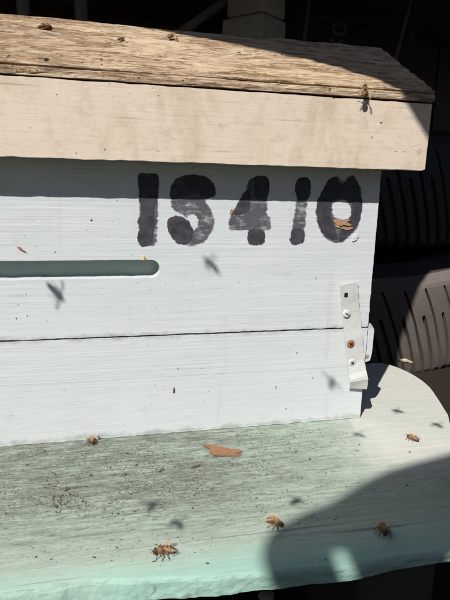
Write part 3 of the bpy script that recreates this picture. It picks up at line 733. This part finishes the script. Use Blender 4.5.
# wood chip
ch = [(202, 445.5), (211, 446), (222, 449), (232, 450.5), (240.5, 451.5), (241, 454), (233, 454.5), (241, 456.5), (228, 456.5), (214, 456), (209, 453.5), (211, 450), (206, 447.5)]
bm = bmesh.new(); vs = []
for u, v in ch:
    p = G0(u, v); vs.append(bm.verts.new((p[0], p[1], 0.0013 + random.uniform(0, 0.0009))))
es = [bm.edges.new((vs[i], vs[(i + 1) % len(vs)])) for i in range(len(vs))]
bmesh.ops.triangle_fill(bm, use_beauty=True, use_dissolve=False, edges=es)
r = bmesh.ops.extrude_face_region(bm, geom=bm.faces[:])
for v in r['geom']:
    if isinstance(v, bmesh.types.BMVert): v.co.z -= 0.0010
chip = frombm('wood_chip', bm, woody('fresh_orange_wood', (0.15, 0.07, 0.035), (0.40, 0.215, 0.115), (110, 900, 900)))
tag(chip, 'orange splinter of wood lying on the mint board below the hive wall', 'wood chip')
# specks on the hive front
sp = [(on(random.uniform(0, 345), random.uniform(208, 432), 1, -0.0003),) for _ in range(70)]
sp += [(on(u, v, 1, -0.0003), l, a) for u, v, l, a in ((174, 391, 0.006, 1.57), (91, 220, 0.002, 0), (64, 390, 0.0015, 0), (178, 369, 0.002, 0), (297, 353, 0.0025, 0.5), (313, 378, 0.002, 0.6), (276, 387, 0.0025, 1.4), (316, 278, 0.002, 1.5), (286, 409, 0.002, 0), (55, 252, 0.0015, 0), (35, 246, 0.001, 0), (16, 318, 0.0016, 1.4), (27, 316, 0.0016, 1.6))]
sp = [s for s in sp if not (0.124 < s[0][2] < 0.142 and s[0][0] < -0.165)]
flecks('dirt_specks', sp + bsp, M_speck, hive, (0, -1, 0), (0.0005, 0.0013), 12)

# ------------------------------------------------------------------ bees
def bee_meshes():
    bm = bmesh.new(); mm = 0.001; n = 14
    prof = [(-7.3, .12, 2.0), (-7.0, .55, 2.1), (-6.3, 1.15, 2.35), (-5.4, 1.65, 2.65), (-4.3, 2.0, 2.95), (-3.2, 2.12, 3.2), (-2.1, 1.95, 3.4), (-1.3, 1.5, 3.5), (-0.8, .85, 3.5), (-0.5, .6, 3.5), (-.15, 1.05, 3.6), (.4, 1.7, 3.7), (1.2, 2.0, 3.75), (2.0, 1.95, 3.7), (2.7, 1.5, 3.5), (3.15, .8, 3.3), (3.35, .6, 3.2), (3.6, 1.05, 3.1), (4.1, 1.5, 3.0), (4.7, 1.45, 2.85), (5.2, 1.0, 2.6), (5.6, .35, 2.4)]
    rings = []
    for x, r, z in prof:
        wy = 1.12 if x > 3.4 else 1.0
        rings.append([bm.verts.new((x * mm, math.cos(2 * math.pi * k / n) * r * wy * mm, (z + math.sin(2 * math.pi * k / n) * r * 0.95) * mm)) for k in range(n)])
    for i in range(len(rings) - 1):
        for k in range(n): bm.faces.new((rings[i][k], rings[i][(k + 1) % n], rings[i + 1][(k + 1) % n], rings[i + 1][k]))
    bm.faces.new(rings[0][::-1]); bm.faces.new(rings[-1])
    for s in (-1, 1):
        tube(bm, [(5.0 * mm, .45 * s * mm, 3.2 * mm), (6.0 * mm, 1.0 * s * mm, 3.9 * mm), (7.3 * mm, 1.7 * s * mm, 3.3 * mm)], [.16 * mm, .13 * mm, .11 * mm], 5)
        for (x0, kx, ky, kz, fx, fy) in ((2.4, 3.4, 3.0, 2.9, 4.6, 4.0), (1.3, 1.3, 3.7, 3.0, 1.0, 5.2), (.3, -1.2, 3.5, 3.3, -3.0, 5.0)):
            tube(bm, [(x0 * mm, .9 * s * mm, 2.5 * mm), (kx * mm, ky * s * mm, kz * mm), ((kx * .4 + fx * .6) * mm, (ky * .45 + fy * .55) * s * mm, 1.1 * mm), (fx * mm, fy * s * mm, .15 * mm), ((fx + .5) * mm, (fy + .5) * s * mm, .05 * mm)], [.34 * mm, .36 * mm, .26 * mm, .14 * mm, .1 * mm], 6)
    bmesh.ops.recalc_face_normals(bm, faces=bm.faces[:])
    body = bpy.data.meshes.new('bee_body'); bm.to_mesh(body); bm.free()
    for p in body.polygons: p.use_smooth = True
    body.materials.append(M_bee)
    # fuzz on thorax and face
    bm = bmesh.new(); r_ = random.Random(3)
    for k in range(800):
        th = r_.uniform(0, 2 * math.pi); x = r_.uniform(-.2, 3.0) if k < 620 else r_.uniform(-2.4, -1.2)
        rr = np.interp(x, [p[0] for p in prof], [p[1] for p in prof]); zc = np.interp(x, [p[0] for p in prof], [p[2] for p in prof])
        nrm = Vector((r_.gauss(-.2, .3), math.cos(th) + r_.gauss(0, .25), math.sin(th) + r_.gauss(0, .25))).normalized()
        p = Vector((x, math.cos(th) * rr * .97, zc + math.sin(th) * rr * .92)) * mm; L = r_.uniform(.5, 1.0) * mm
        t = nrm.orthogonal().normalized() * .10 * mm
        a, b, c = bm.verts.new(p + t), bm.verts.new(p - t), bm.verts.new(p + nrm * L); bm.faces.new((a, b, c))
    fuzz = bpy.data.meshes.new('bee_fuzz'); bm.to_mesh(fuzz); bm.free(); fuzz.materials.append(M_fuzz)
    bm = bmesh.new()
    for s in (-1, 1): bmesh.ops.create_uvsphere(bm, u_segments=10, v_segments=8, radius=.62 * mm, matrix=Matrix.Translation((4.35 * mm, 1.3 * s * mm, 3.15 * mm)) @ Matrix.Diagonal((.8, .6, 1.3, 1)))
    eyes = bpy.data.meshes.new('bee_eyes'); bm.to_mesh(eyes); bm.free(); eyes.materials.append(M_eye)
    for p in eyes.polygons: p.use_smooth = True
    def wing(L, W):
        out = [(0, 0), (.15, .18), (.45, .42), (.75, .5), (.95, .36), (1, .12), (.9, -.12), (.6, -.16), (.25, -.08)]
        bm = bmesh.new(); top = [bm.verts.new((-x * L * mm, y * W * mm, .25 * math.sin(x * 3) * mm + .035 * mm)) for x, y in out]
        bot = [bm.verts.new(v.co - Vector((0, 0, .05 * mm))) for v in top]
        bm.faces.new(top); bm.faces.new(bot[::-1])
        for i in range(len(out)): bm.faces.new((top[i], bot[i], bot[(i + 1) % len(out)], top[(i + 1) % len(out)]))
        bmesh.ops.recalc_face_normals(bm, faces=bm.faces[:])
        me = bpy.data.meshes.new('bee_wing'); bm.to_mesh(me); bm.free(); me.materials.append(M_wing); return me
    return body, fuzz, eyes, wing(9.2, 3.6), wing(6.6, 3.0)
BODY, FUZZ, EYES, FW, HW = bee_meshes()
def bee(pos, heading, normal, label, scale=1.0, spread=16, flying=False, group='honeybees on the hive', lift=0.0):
    n = Vector(normal).normalized(); h = Vector(heading); h = (h - n * h.dot(n)).normalized(); y = n.cross(h)
    root = empty('honeybee')
    M = Matrix((h, y, n)).transposed().to_4x4(); M.translation = Vector(pos) + n * lift
    root.matrix_world = M @ Matrix.Scale(scale, 4)
    o = link('body', BODY, None, root); fz = link('fuzz', FUZZ, None, o); fz['kind'] = 'stuff'; link('eyes', EYES, None, o)
    for s in (-1, 1):
        for me, base, ex, z in ((FW, 1.4, 0, 5.3), (HW, 0.6, 14, 5.1)):
            w_ = link('wing', me, None, root); w_.location = (base * .001, s * 1.2 * .001, z * .001)
            a = R_(spread + ex)
            w_.rotation_euler = (R_(8 * s), R_(-7 if not flying else -2), -s * a if s > 0 else a)
            if s < 0: w_.scale = (1, -1, 1)
    tag(root, label, 'bee', group); return root
Z1 = (0, 0, 1)
def face_cam_dir(p, du, dv, axis=2, val=0.0):           # heading given as a pixel direction on the surface
    a = on(p[0], p[1], axis, val); b = on(p[0] + du, p[1] + dv, axis, val); return Vector(b - a)
def board_bee(u, v, du, dv, label, **k): return bee(on(u, v + 3, 2, 0.0), face_cam_dir((u, v), du, dv), Z1, label, **k)
board_bee(163, 552, -10, 1.5, 'striped brown bee near the front edge of the mint board, facing left')
board_bee(275, 523, 9, 4, 'reddish brown bee on the mint board beside the edge of the shadow', scale=0.92)
board_bee(383, 530, 3, 8, 'dark bee standing in the shadow on the mint board', scale=0.95, spread=35)
board_bee(412, 437, -8, -3, 'small brown bee on the whitish right end of the board', scale=0.82)
board_bee(92, 440, 1.5, 6, 'dark bee crouching where the mint board meets the white wall', scale=0.85, spread=30)
def roof_bee(u, v, du, dv, label, **k):
    a = ply_at(u, v + 3); b = RP(u + du, v + 3 + dv); a0 = RP(u, v + 3); b = Vector(a) + Vector(b - a0); return bee(a, Vector(b - a), ROOF_N, label, **k)
roof_bee(45, 27, -8, 1, 'fuzzy tan bee on the bare plywood at the left of the roof', scale=0.85, spread=30)
roof_bee(172, 36, 6, -2, 'yellowish bee by the upper edge of the plywood roof', scale=0.8, spread=38)
roof_bee(121, 38, -4, 1, 'tiny amber bee on the flaking plywood roof', scale=0.5, spread=40)
pf = on(362, 92, 1, -OV - 0.0022)
bee(pf, Vector((0.25, 0.1, 1.0)), (0.1, -1, 0.25), 'bee clinging upright to the plywood edge above its own shadow', scale=0.85, spread=30, lift=0.0006)
# bees in the air between the sun and the hive; only their shadows fall into the picture
fly = [((53, 291), 1, 0.0003, 0.28, 'bee hovering left of the hive entrance'), ((211, 268), 1, 0.0003, 0.44, 'bee flying toward the hive from high left'), ((332, 386), 1, 0.0, 0.50, 'bee flying high before the strap corner'),
       ((397, 412), 2, 0.0, 0.36, 'bee flying above the right end of the board'), ((437, 426), 2, 0.0, 0.44, 'bee flying high above the right end of the board'), ((358, 436), 2, 0.0, 0.46, 'bee flying high in front of the hive corner'),
       ((295, 503), 2, 0.0, 0.38, 'bee flying above the middle of the board'), ((175, 526), 2, 0.0, 0.42, 'bee flying above the front of the board'), ((150, 507), 2, 0.0, 0.46, 'bee flying above the left of the board')]
for i, ((u, v), ax, val, dist, lab) in enumerate(fly):
    P0 = Vector(on(u, v, ax, val))
    while True:                                          # far enough up the sunbeam to be well clear of the view
        P = P0 - SUN * dist; q = CR.T @ (np.array(P) - CP)
        if q[2] > -0.01 or abs(q[0] / -q[2]) > 0.49 or abs(q[1] / -q[2]) > 0.62: break
        dist += 0.02
    r_ = random.Random(i + 40); hd = Vector((r_.uniform(-1, 1), r_.uniform(0.2, 1), r_.uniform(-.4, .4)))
    if i == 0: hd = Vector((0.3, 0.5, -0.9))
    bee(P, hd, Z1 if i else Vector((0.2, -0.8, 0.5)), lab, scale=0.95 if i == 0 else 0.85, spread=75, flying=True, group='honeybees in flight')

# ------------------------------------------------------------------ tyres at the right
def tyre(center, Rt, Wd, rotz, label, tilt=(0, 0, 0), tmat=None):
    root = empty('tyre', center); root.rotation_euler = (tilt[0], tilt[1], rotz)
    nth = 92 * 16; prof = []
    h = Wd / 2
    for k in range(33):                                  # tread band, slightly crowned, with rounded shoulders
        v = -1 + 2 * k / 32
        prof.append((Rt - 0.010 * abs(v) ** 3 - 0.016 * max(0, abs(v) - 0.86) / 0.14, v * h))
    P = np.array(prof); th = np.linspace(0, 2 * math.pi, nth, endpoint=False)
    npitch = 92
    TB, VV = np.meshgrid(th, np.arange(len(P)), indexing='ij')
    v = P[VV, 1] / h
    TH = TB - (1.5 * v + 0.25 * v * v) * 2 * math.pi / npitch
    ph = (TB * npitch / (2 * math.pi)) % 1.0
    gw = 0.08 + 0.10 * np.clip(1 - v, 0, 2) / 2 + 0.05 * (np.floor(TB * npitch / (2 * math.pi)) % 2)
    gro = np.clip(1 - np.abs(ph - 0.5) / gw, 0, 1)
    dep = np.clip(gro * 2.4, 0, 1) * np.where((v < 0.80 - 0.5 * (np.floor(TB * npitch / (2 * math.pi)) % 2)), 0.011, 0)
    r = P[VV, 0] - dep
    V = np.stack([r * np.cos(TH), r * np.sin(TH), P[VV, 1]], -1).reshape(-1, 3); m = len(P)
    F_ = [(i * m + j, ((i + 1) % nth) * m + j, ((i + 1) % nth) * m + j + 1, i * m + j + 1) for i in range(nth) for j in range(m - 1)]
    tr = pyd('tread', V, F_, tmat or M_tyre, root)
    for s in (-1, 1):
        pr = [(Rt - 0.030, s * h * 1.0), (Rt - 0.045, s * h * 1.03), (Rt - 0.07, s * h * 1.06), (Rt * 0.72, s * h * 1.08), (Rt * 0.64, s * h * 0.98), (Rt * 0.6, s * h * 0.84), (Rt * 0.6, s * h * 0.7), (Rt * 0.9, s * h * 0.8)]
        pr[0] = (P[0, 0] - 0.0002, s * h)
        n2 = 160; V = []; F_ = []
        for i in range(n2):
            a = 2 * math.pi * i / n2
            for q, z in pr: V.append((q * math.cos(a), q * math.sin(a), z))
        m2 = len(pr)
        for i in range(n2):
            for j in range(m2 - 1): F_.append((i * m2 + j, ((i + 1) % n2) * m2 + j, ((i + 1) % n2) * m2 + j + 1, i * m2 + j + 1))
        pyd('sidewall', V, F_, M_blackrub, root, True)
    tag(root, label, 'tyre', 'stacked tyres'); return root
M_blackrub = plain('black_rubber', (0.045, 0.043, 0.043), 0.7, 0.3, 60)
tyre((0.365, 0.765, GZ + 0.118), 0.30, 0.205, 0.13, 'dusty brown ribbed tyre lying behind the right end of the board', tilt=(R_(6), R_(-7), 0))
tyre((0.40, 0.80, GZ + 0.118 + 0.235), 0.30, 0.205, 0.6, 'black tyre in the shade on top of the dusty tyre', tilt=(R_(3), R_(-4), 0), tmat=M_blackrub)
# pale twig lying between board and tyre
bm = bmesh.new(); a = on(398, 360.5, 1, 0.41); b = on(412, 362.5, 1, 0.41)
tube(bm, [a, (Vector(a) + Vector(b)) / 2 + Vector((0, 0, 0.002)), b], [0.0022, 0.0035, 0.0018], 7)
tw = frombm('twig', bm, plain('pale_straw', (0.55, 0.44, 0.28), 0.8, 0.2, 200)); tag(tw, 'pale bit of straw lying against the dusty tyre', 'twig')

# ------------------------------------------------------------------ shaded things behind the hive
def pier():
    root = empty('wooden_post', (0.102, 0.74, GZ))
    wd = plain('shaded_grey_wood', (0.74, 0.68, 0.58), 0.85, 0.25, 30)
    for (s, z0, z1, dx) in ((0.76, 0.506, 0.64, 0.003), (0.84, 0.36, 0.503, 0.0), (0.8, 0.18, 0.357, 0.003), (0.83, GZ, 0.177, 0.0)):
        bm = bmesh.new(); box(bm, -0.058 * s, 0.058 * s, -0.05 * s, 0.05 * s, 0, z1 - z0); bevelled(bm, 0.006)
        o = frombm('block', bm, wd, root); o.location = (dx, 0, z0 - GZ); o.rotation_euler = (0, 0, R_(-52))
    tag(root, 'grey wooden post of stacked blocks behind the hive roof', 'post')
pier()
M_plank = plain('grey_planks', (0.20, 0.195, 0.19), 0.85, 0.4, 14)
def backdrop():
    root = empty('plank_wall', (0.2, 1.42, GZ)); x = -1.5; k = 0
    while x < 2.1:
        wd = random.uniform(0.10, 0.16); bm = bmesh.new(); box(bm, 0, wd - 0.006, -0.012 + random.uniform(-.004, .004), 0.012, -0.01, 1.15 + random.uniform(-.03, .03)); bevelled(bm, 0.003)
        o = frombm('plank', bm, M_plank, root); o.location = (x - 0.2, 0, 0); x += wd
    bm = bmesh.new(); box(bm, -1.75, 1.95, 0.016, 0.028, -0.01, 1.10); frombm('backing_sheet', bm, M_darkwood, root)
    tag(root, 'dark plank wall in deep shade at the very back', 'wall')
backdrop()
def stick(pts, r, label, mat):
    bm = bmesh.new(); tube(bm, pts, r, 8); o = frombm('stick', bm, mat); tag(o, label, 'stick', 'sticks leaning behind the hive')
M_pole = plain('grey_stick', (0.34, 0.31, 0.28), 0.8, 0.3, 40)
def P1(u, v, y): return tuple(on(u, v, 1, y))
def leaning(u0, v0, u1, v1, y, r, lab):                 # runs on down to the ground behind the hive
    a = Vector(P1(u0, v0, y)); b = Vector(P1(u1, v1, y)); d = (b - a).normalized()
    if abs(d.z) > 0.35: b = a + d * ((GZ - a.z) / d.z); top = a - d * 0.12
    else: b = a + d * 0.5; top = a - d * 0.1
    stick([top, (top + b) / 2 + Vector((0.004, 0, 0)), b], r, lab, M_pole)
leaning(22, 0, 23, 18, 0.7, 0.011, 'upright grey stick in the shade at the far left')
leaning(80, 0, 81, 20, 0.75, 0.012, 'upright grey stick between the far left one and the post')
leaning(224, 2, 186, 28, 0.8, 0.009, 'slanting grey stick just left of the stacked block post')
leaning(309, 0, 307, 14, 0.9, 0.004, 'thin pale cane right of the stacked block post')
leaning(408, 10, 400, 40, 0.9, 0.004, 'thin cane near the upper right corner')
def spare():
    root = empty('spare_hive_box', (0.50, 1.18, GZ)); root.rotation_euler = (0, 0, R_(-8))
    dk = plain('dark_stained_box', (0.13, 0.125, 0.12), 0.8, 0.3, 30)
    def pn(name, *b):
        bm = bmesh.new(); box(bm, *b); bevelled(bm, 0.002); return frombm(name, bm, dk, root)
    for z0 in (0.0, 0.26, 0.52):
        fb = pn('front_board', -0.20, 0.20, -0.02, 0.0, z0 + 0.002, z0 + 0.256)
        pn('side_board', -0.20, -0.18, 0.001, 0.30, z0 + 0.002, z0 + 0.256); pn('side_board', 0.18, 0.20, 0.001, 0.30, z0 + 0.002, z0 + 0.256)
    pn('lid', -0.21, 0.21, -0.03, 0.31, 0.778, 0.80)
    mk = plain('faded_white_mark', (0.60, 0.58, 0.55), 0.8, 0.4, 120)
    def stroke(pts):
        bm = bmesh.new()
        for i in range(len(pts) - 1):
            a, b = Vector(pts[i]), Vector(pts[i + 1]); d = (b - a).normalized(); nn = Vector((-d.y, d.x)) * 0.0035; e = d * 0.002
            q = [bm.verts.new((c.x, -0.0212, c.y)) for c in (a - nn - e, b - nn + e, b + nn + e, a + nn - e)]; bm.faces.new(q)
            for v in q: pass
        o = frombm('painted_mark', bm, mk); o.parent = fb
    def loc(u, v):
        n = Vector((math.sin(R_(-8)), -math.cos(R_(-8)), 0)); q = onplane(u, v, Vector((0.50, 1.18, GZ)) + n * 0.02, n)
        l = Matrix.Rotation(R_(8), 3, 'Z') @ (Vector(q) - Vector(root.location)); return (l.x, l.z)
    stroke([loc(*p) for p in ((334, 33), (333, 26), (337, 23), (345, 24), (346, 31), (342, 35), (334, 33))])
    stroke([loc(*p) for p in ((330, 40), (336, 44), (343, 50))]); stroke([loc(*p) for p in ((342, 40), (337, 45), (331, 50))])
    tag(root, 'dark stacked spare hive box with faint white marks behind the roof', 'hive box')
spare()
# stand under the landing board
def stand():
    root = empty('hive_stand', (-0.2, 0.0, GZ))
    for y0 in (-0.10, 0.06):
        bm = bmesh.new(); box(bm, -0.55, 0.02, y0, y0 + 0.045, -0.060, -0.0155); bevelled(bm, 0.002); rel(frombm('rail', bm, M_darkwood), root)
    for x0 in (-0.52, -0.05):
        bm = bmesh.new(); box(bm, x0, x0 + 0.06, -0.11, 0.12, GZ - 0.01, -0.0605); bevelled(bm, 0.003); rel(frombm('leg_block', bm, M_darkwood), root)
    tag(root, 'dark wooden rail stand under the mint landing board', 'stand')
stand()
# pale stones on the soil below the board's front edge
for i, (u, v, lab) in enumerate(((243, 584, 'small pale pebble just below the board edge'), (266, 597, 'pale pebble at the bottom edge of the picture'))):
    bm = bmesh.new(); c = on(u, v, 2, GZ + 0.002); bmesh.ops.create_icosphere(bm, subdivisions=2, radius=0.007 if i else 0.005)
    for q in bm.verts: q.co *= random.uniform(0.85, 1.15); q.co.z *= 0.6
    o = frombm('pebble', bm, plain('pale_stone', (0.45, 0.43, 0.38), 0.8, 0.2, 200)); o.location = c; tag(o, lab, 'pebble', 'pebbles under the board')

# ------------------------------------------------------------------ the photographer beside the camera (outside the picture; throws the shadow at lower right)
def person():
    def W(px, py, z): return (px - 0.59 * z, py - 0.746 * z, z)     # point whose shadow on the board is (px, py)
    J = {}; E = []; RD = []; V = []
    def j(name, co, r, frm=None):
        J[name] = len(V); V.append(co); RD.append(r)
        if frm: E.append((J[frm], J[name]))
    H_ = 0.78
    j('pelvis', (0.42, -1.22, 0.22), 0.13); j('waist', (0.40, -1.18, 0.42), 0.12, 'pelvis'); j('chest', (0.36, -1.12, 0.66), 0.14, 'waist')
    j('neck', (0.32, -1.08, 0.85), 0.055, 'chest'); j('skull', (0.30, -1.05, 0.95), 0.082, 'neck'); j('crown', (0.29, -1.04, 1.04), 0.07, 'skull')
    j('shoulder', (0.15, -1.05, 0.78), 0.065, 'chest'); j('elbow', W(0.33, -0.122, H_), 0.062, 'shoulder'); j('wrist', W(0.075, -0.118, H_), 0.050, 'elbow')
    j('palm', W(0.0, -0.127, H_), 0.042, 'wrist'); j('palm_end', W(-0.045, -0.134, H_), 0.034, 'palm')
    for i, (bx, by, tx, ty) in enumerate(((-0.124, -0.144, -0.138, -0.215), (-0.103, -0.135, -0.120, -0.222), (-0.073, -0.133, -0.090, -0.225), (-0.048, -0.143, -0.066, -0.222))):
        j('k%d' % i, W(bx, by, H_ + .005), 0.0125, 'palm_end'); j('m%d' % i, W((bx + tx) / 2, (by + ty) / 2, H_), (0.0105, 0.0105, 0.0125, 0.019)[i], 'k%d' % i); j('t%d' % i, W(tx, ty, H_ - .01), (0.0100, 0.0098, 0.0120, 0.019)[i], 'm%d' % i)
    j('th0', W(-0.035, -0.165, H_ - .02), 0.0115, 'palm_end'); j('th1', W(-0.055, -0.190, H_ - .03), 0.0095, 'th0')
    j('shade_fill_a', W(0.16, -0.21, H_ - .02), 0.045, 'elbow'); j('shade_fill_b', W(0.03, -0.195, H_ - .02), 0.050, 'shade_fill_a'); j('shade_fill_c', W(-0.015, -0.205, H_ - .03), 0.048, 'shade_fill_b')  # extra limb added so the arm's shadow has no bright gap
    j('shoulder2', (0.54, -1.12, 0.74), 0.062, 'chest'); j('elbow2', (0.66, -1.08, 0.50), 0.045, 'shoulder2'); j('hand2', (0.60, -0.92, 0.38), 0.03, 'elbow2')
    for s, nm in ((-1, 'a'), (1, 'b')):
        j('hip' + nm, (0.42 + 0.11 * s, -1.20, 0.20), 0.10, 'pelvis'); j('knee' + nm, (0.42 + 0.18 * s, -0.84, 0.26), 0.062, 'hip' + nm)
        j('ankle' + nm, (0.42 + 0.16 * s, -1.0, GZ + 0.06), 0.042, 'knee' + nm); j('toe' + nm, (0.41 + 0.18 * s, -0.82, GZ + 0.03), 0.035, 'ankle' + nm)
    me = bpy.data.meshes.new('person'); me.from_pydata(V, E, []); me.update()
    o = link('person', me, plain('photographer_clothes', (0.10, 0.11, 0.13), 0.85, 0.3, 30))
    sk = o.modifiers.new('skin', 'SKIN'); sb = o.modifiers.new('sub', 'SUBSURF'); sb.levels = 2; sb.render_levels = 2
    sv = me.skin_vertices[0].data
    for i, r in enumerate(RD): sv[i].radius = (r, r)
    for q in sv: q.use_root = False
    sv[0].use_root = True
    tag(o, 'crouching person in dark clothes reaching a hand over the board', 'person')
person()

# ------------------------------------------------------------------ leafy bank added behind the camera to cut low sky light
def added_hedge():
    root = empty('added_hedge', (-0.2, -2.3, GZ)); r_ = random.Random(77)
    n, m = 90, 22; th = np.linspace(R_(150), R_(378), n); V = []
    for a in th:
        for k in range(m):
            t = k / (m - 1); q = 1.95 + 0.35 * float(fbm(np.array([a * 9]), np.array([t * 5]), 15, 3)[0]) + 0.12 * t
            V.append((math.cos(a) * q - 0.15, math.sin(a) * q - 0.15, GZ + t * (0.80 + 0.2 * float(vnoise(np.array([a * 7]), np.array([0.0]), 4)[0]))))
    F_ = [(i * m + j, (i + 1) * m + j, (i + 1) * m + j + 1, i * m + j + 1) for i in range(n - 1) for j in range(m - 1)]
    leaf = plain('added_hedge_leaf', (0.045, 0.075, 0.025), 0.6, 0.4, 30)
    o = pyd('branches', V, F_, plain('added_hedge_inner', (0.02, 0.024, 0.014), 0.9), None); rel(o, root)
    bm = bmesh.new(); V = np.array(V)
    for _ in range(7000):
        p = Vector(V[r_.randrange(len(V))]) + Vector((r_.gauss(0, .06), r_.gauss(0, .06), r_.gauss(0, .05)))
        d = (Vector((-0.15, -0.15, p.z)) - p).normalized(); p += d * r_.uniform(0, .12)
        a = Vector((r_.gauss(0, 1), r_.gauss(0, 1), r_.gauss(0, 1))).normalized(); b = a.orthogonal().normalized(); l = r_.uniform(.025, .05)
        bm.faces.new([bm.verts.new(p + x) for x in (-a * l, b * l * .45, a * l, -b * l * .45)])
    f = frombm('leaves', bm, leaf); rel(f, root); f['kind'] = 'stuff'
    tag(root, 'added leafy bank out of view that cuts the low sky light', 'added_hedge')
added_hedge()
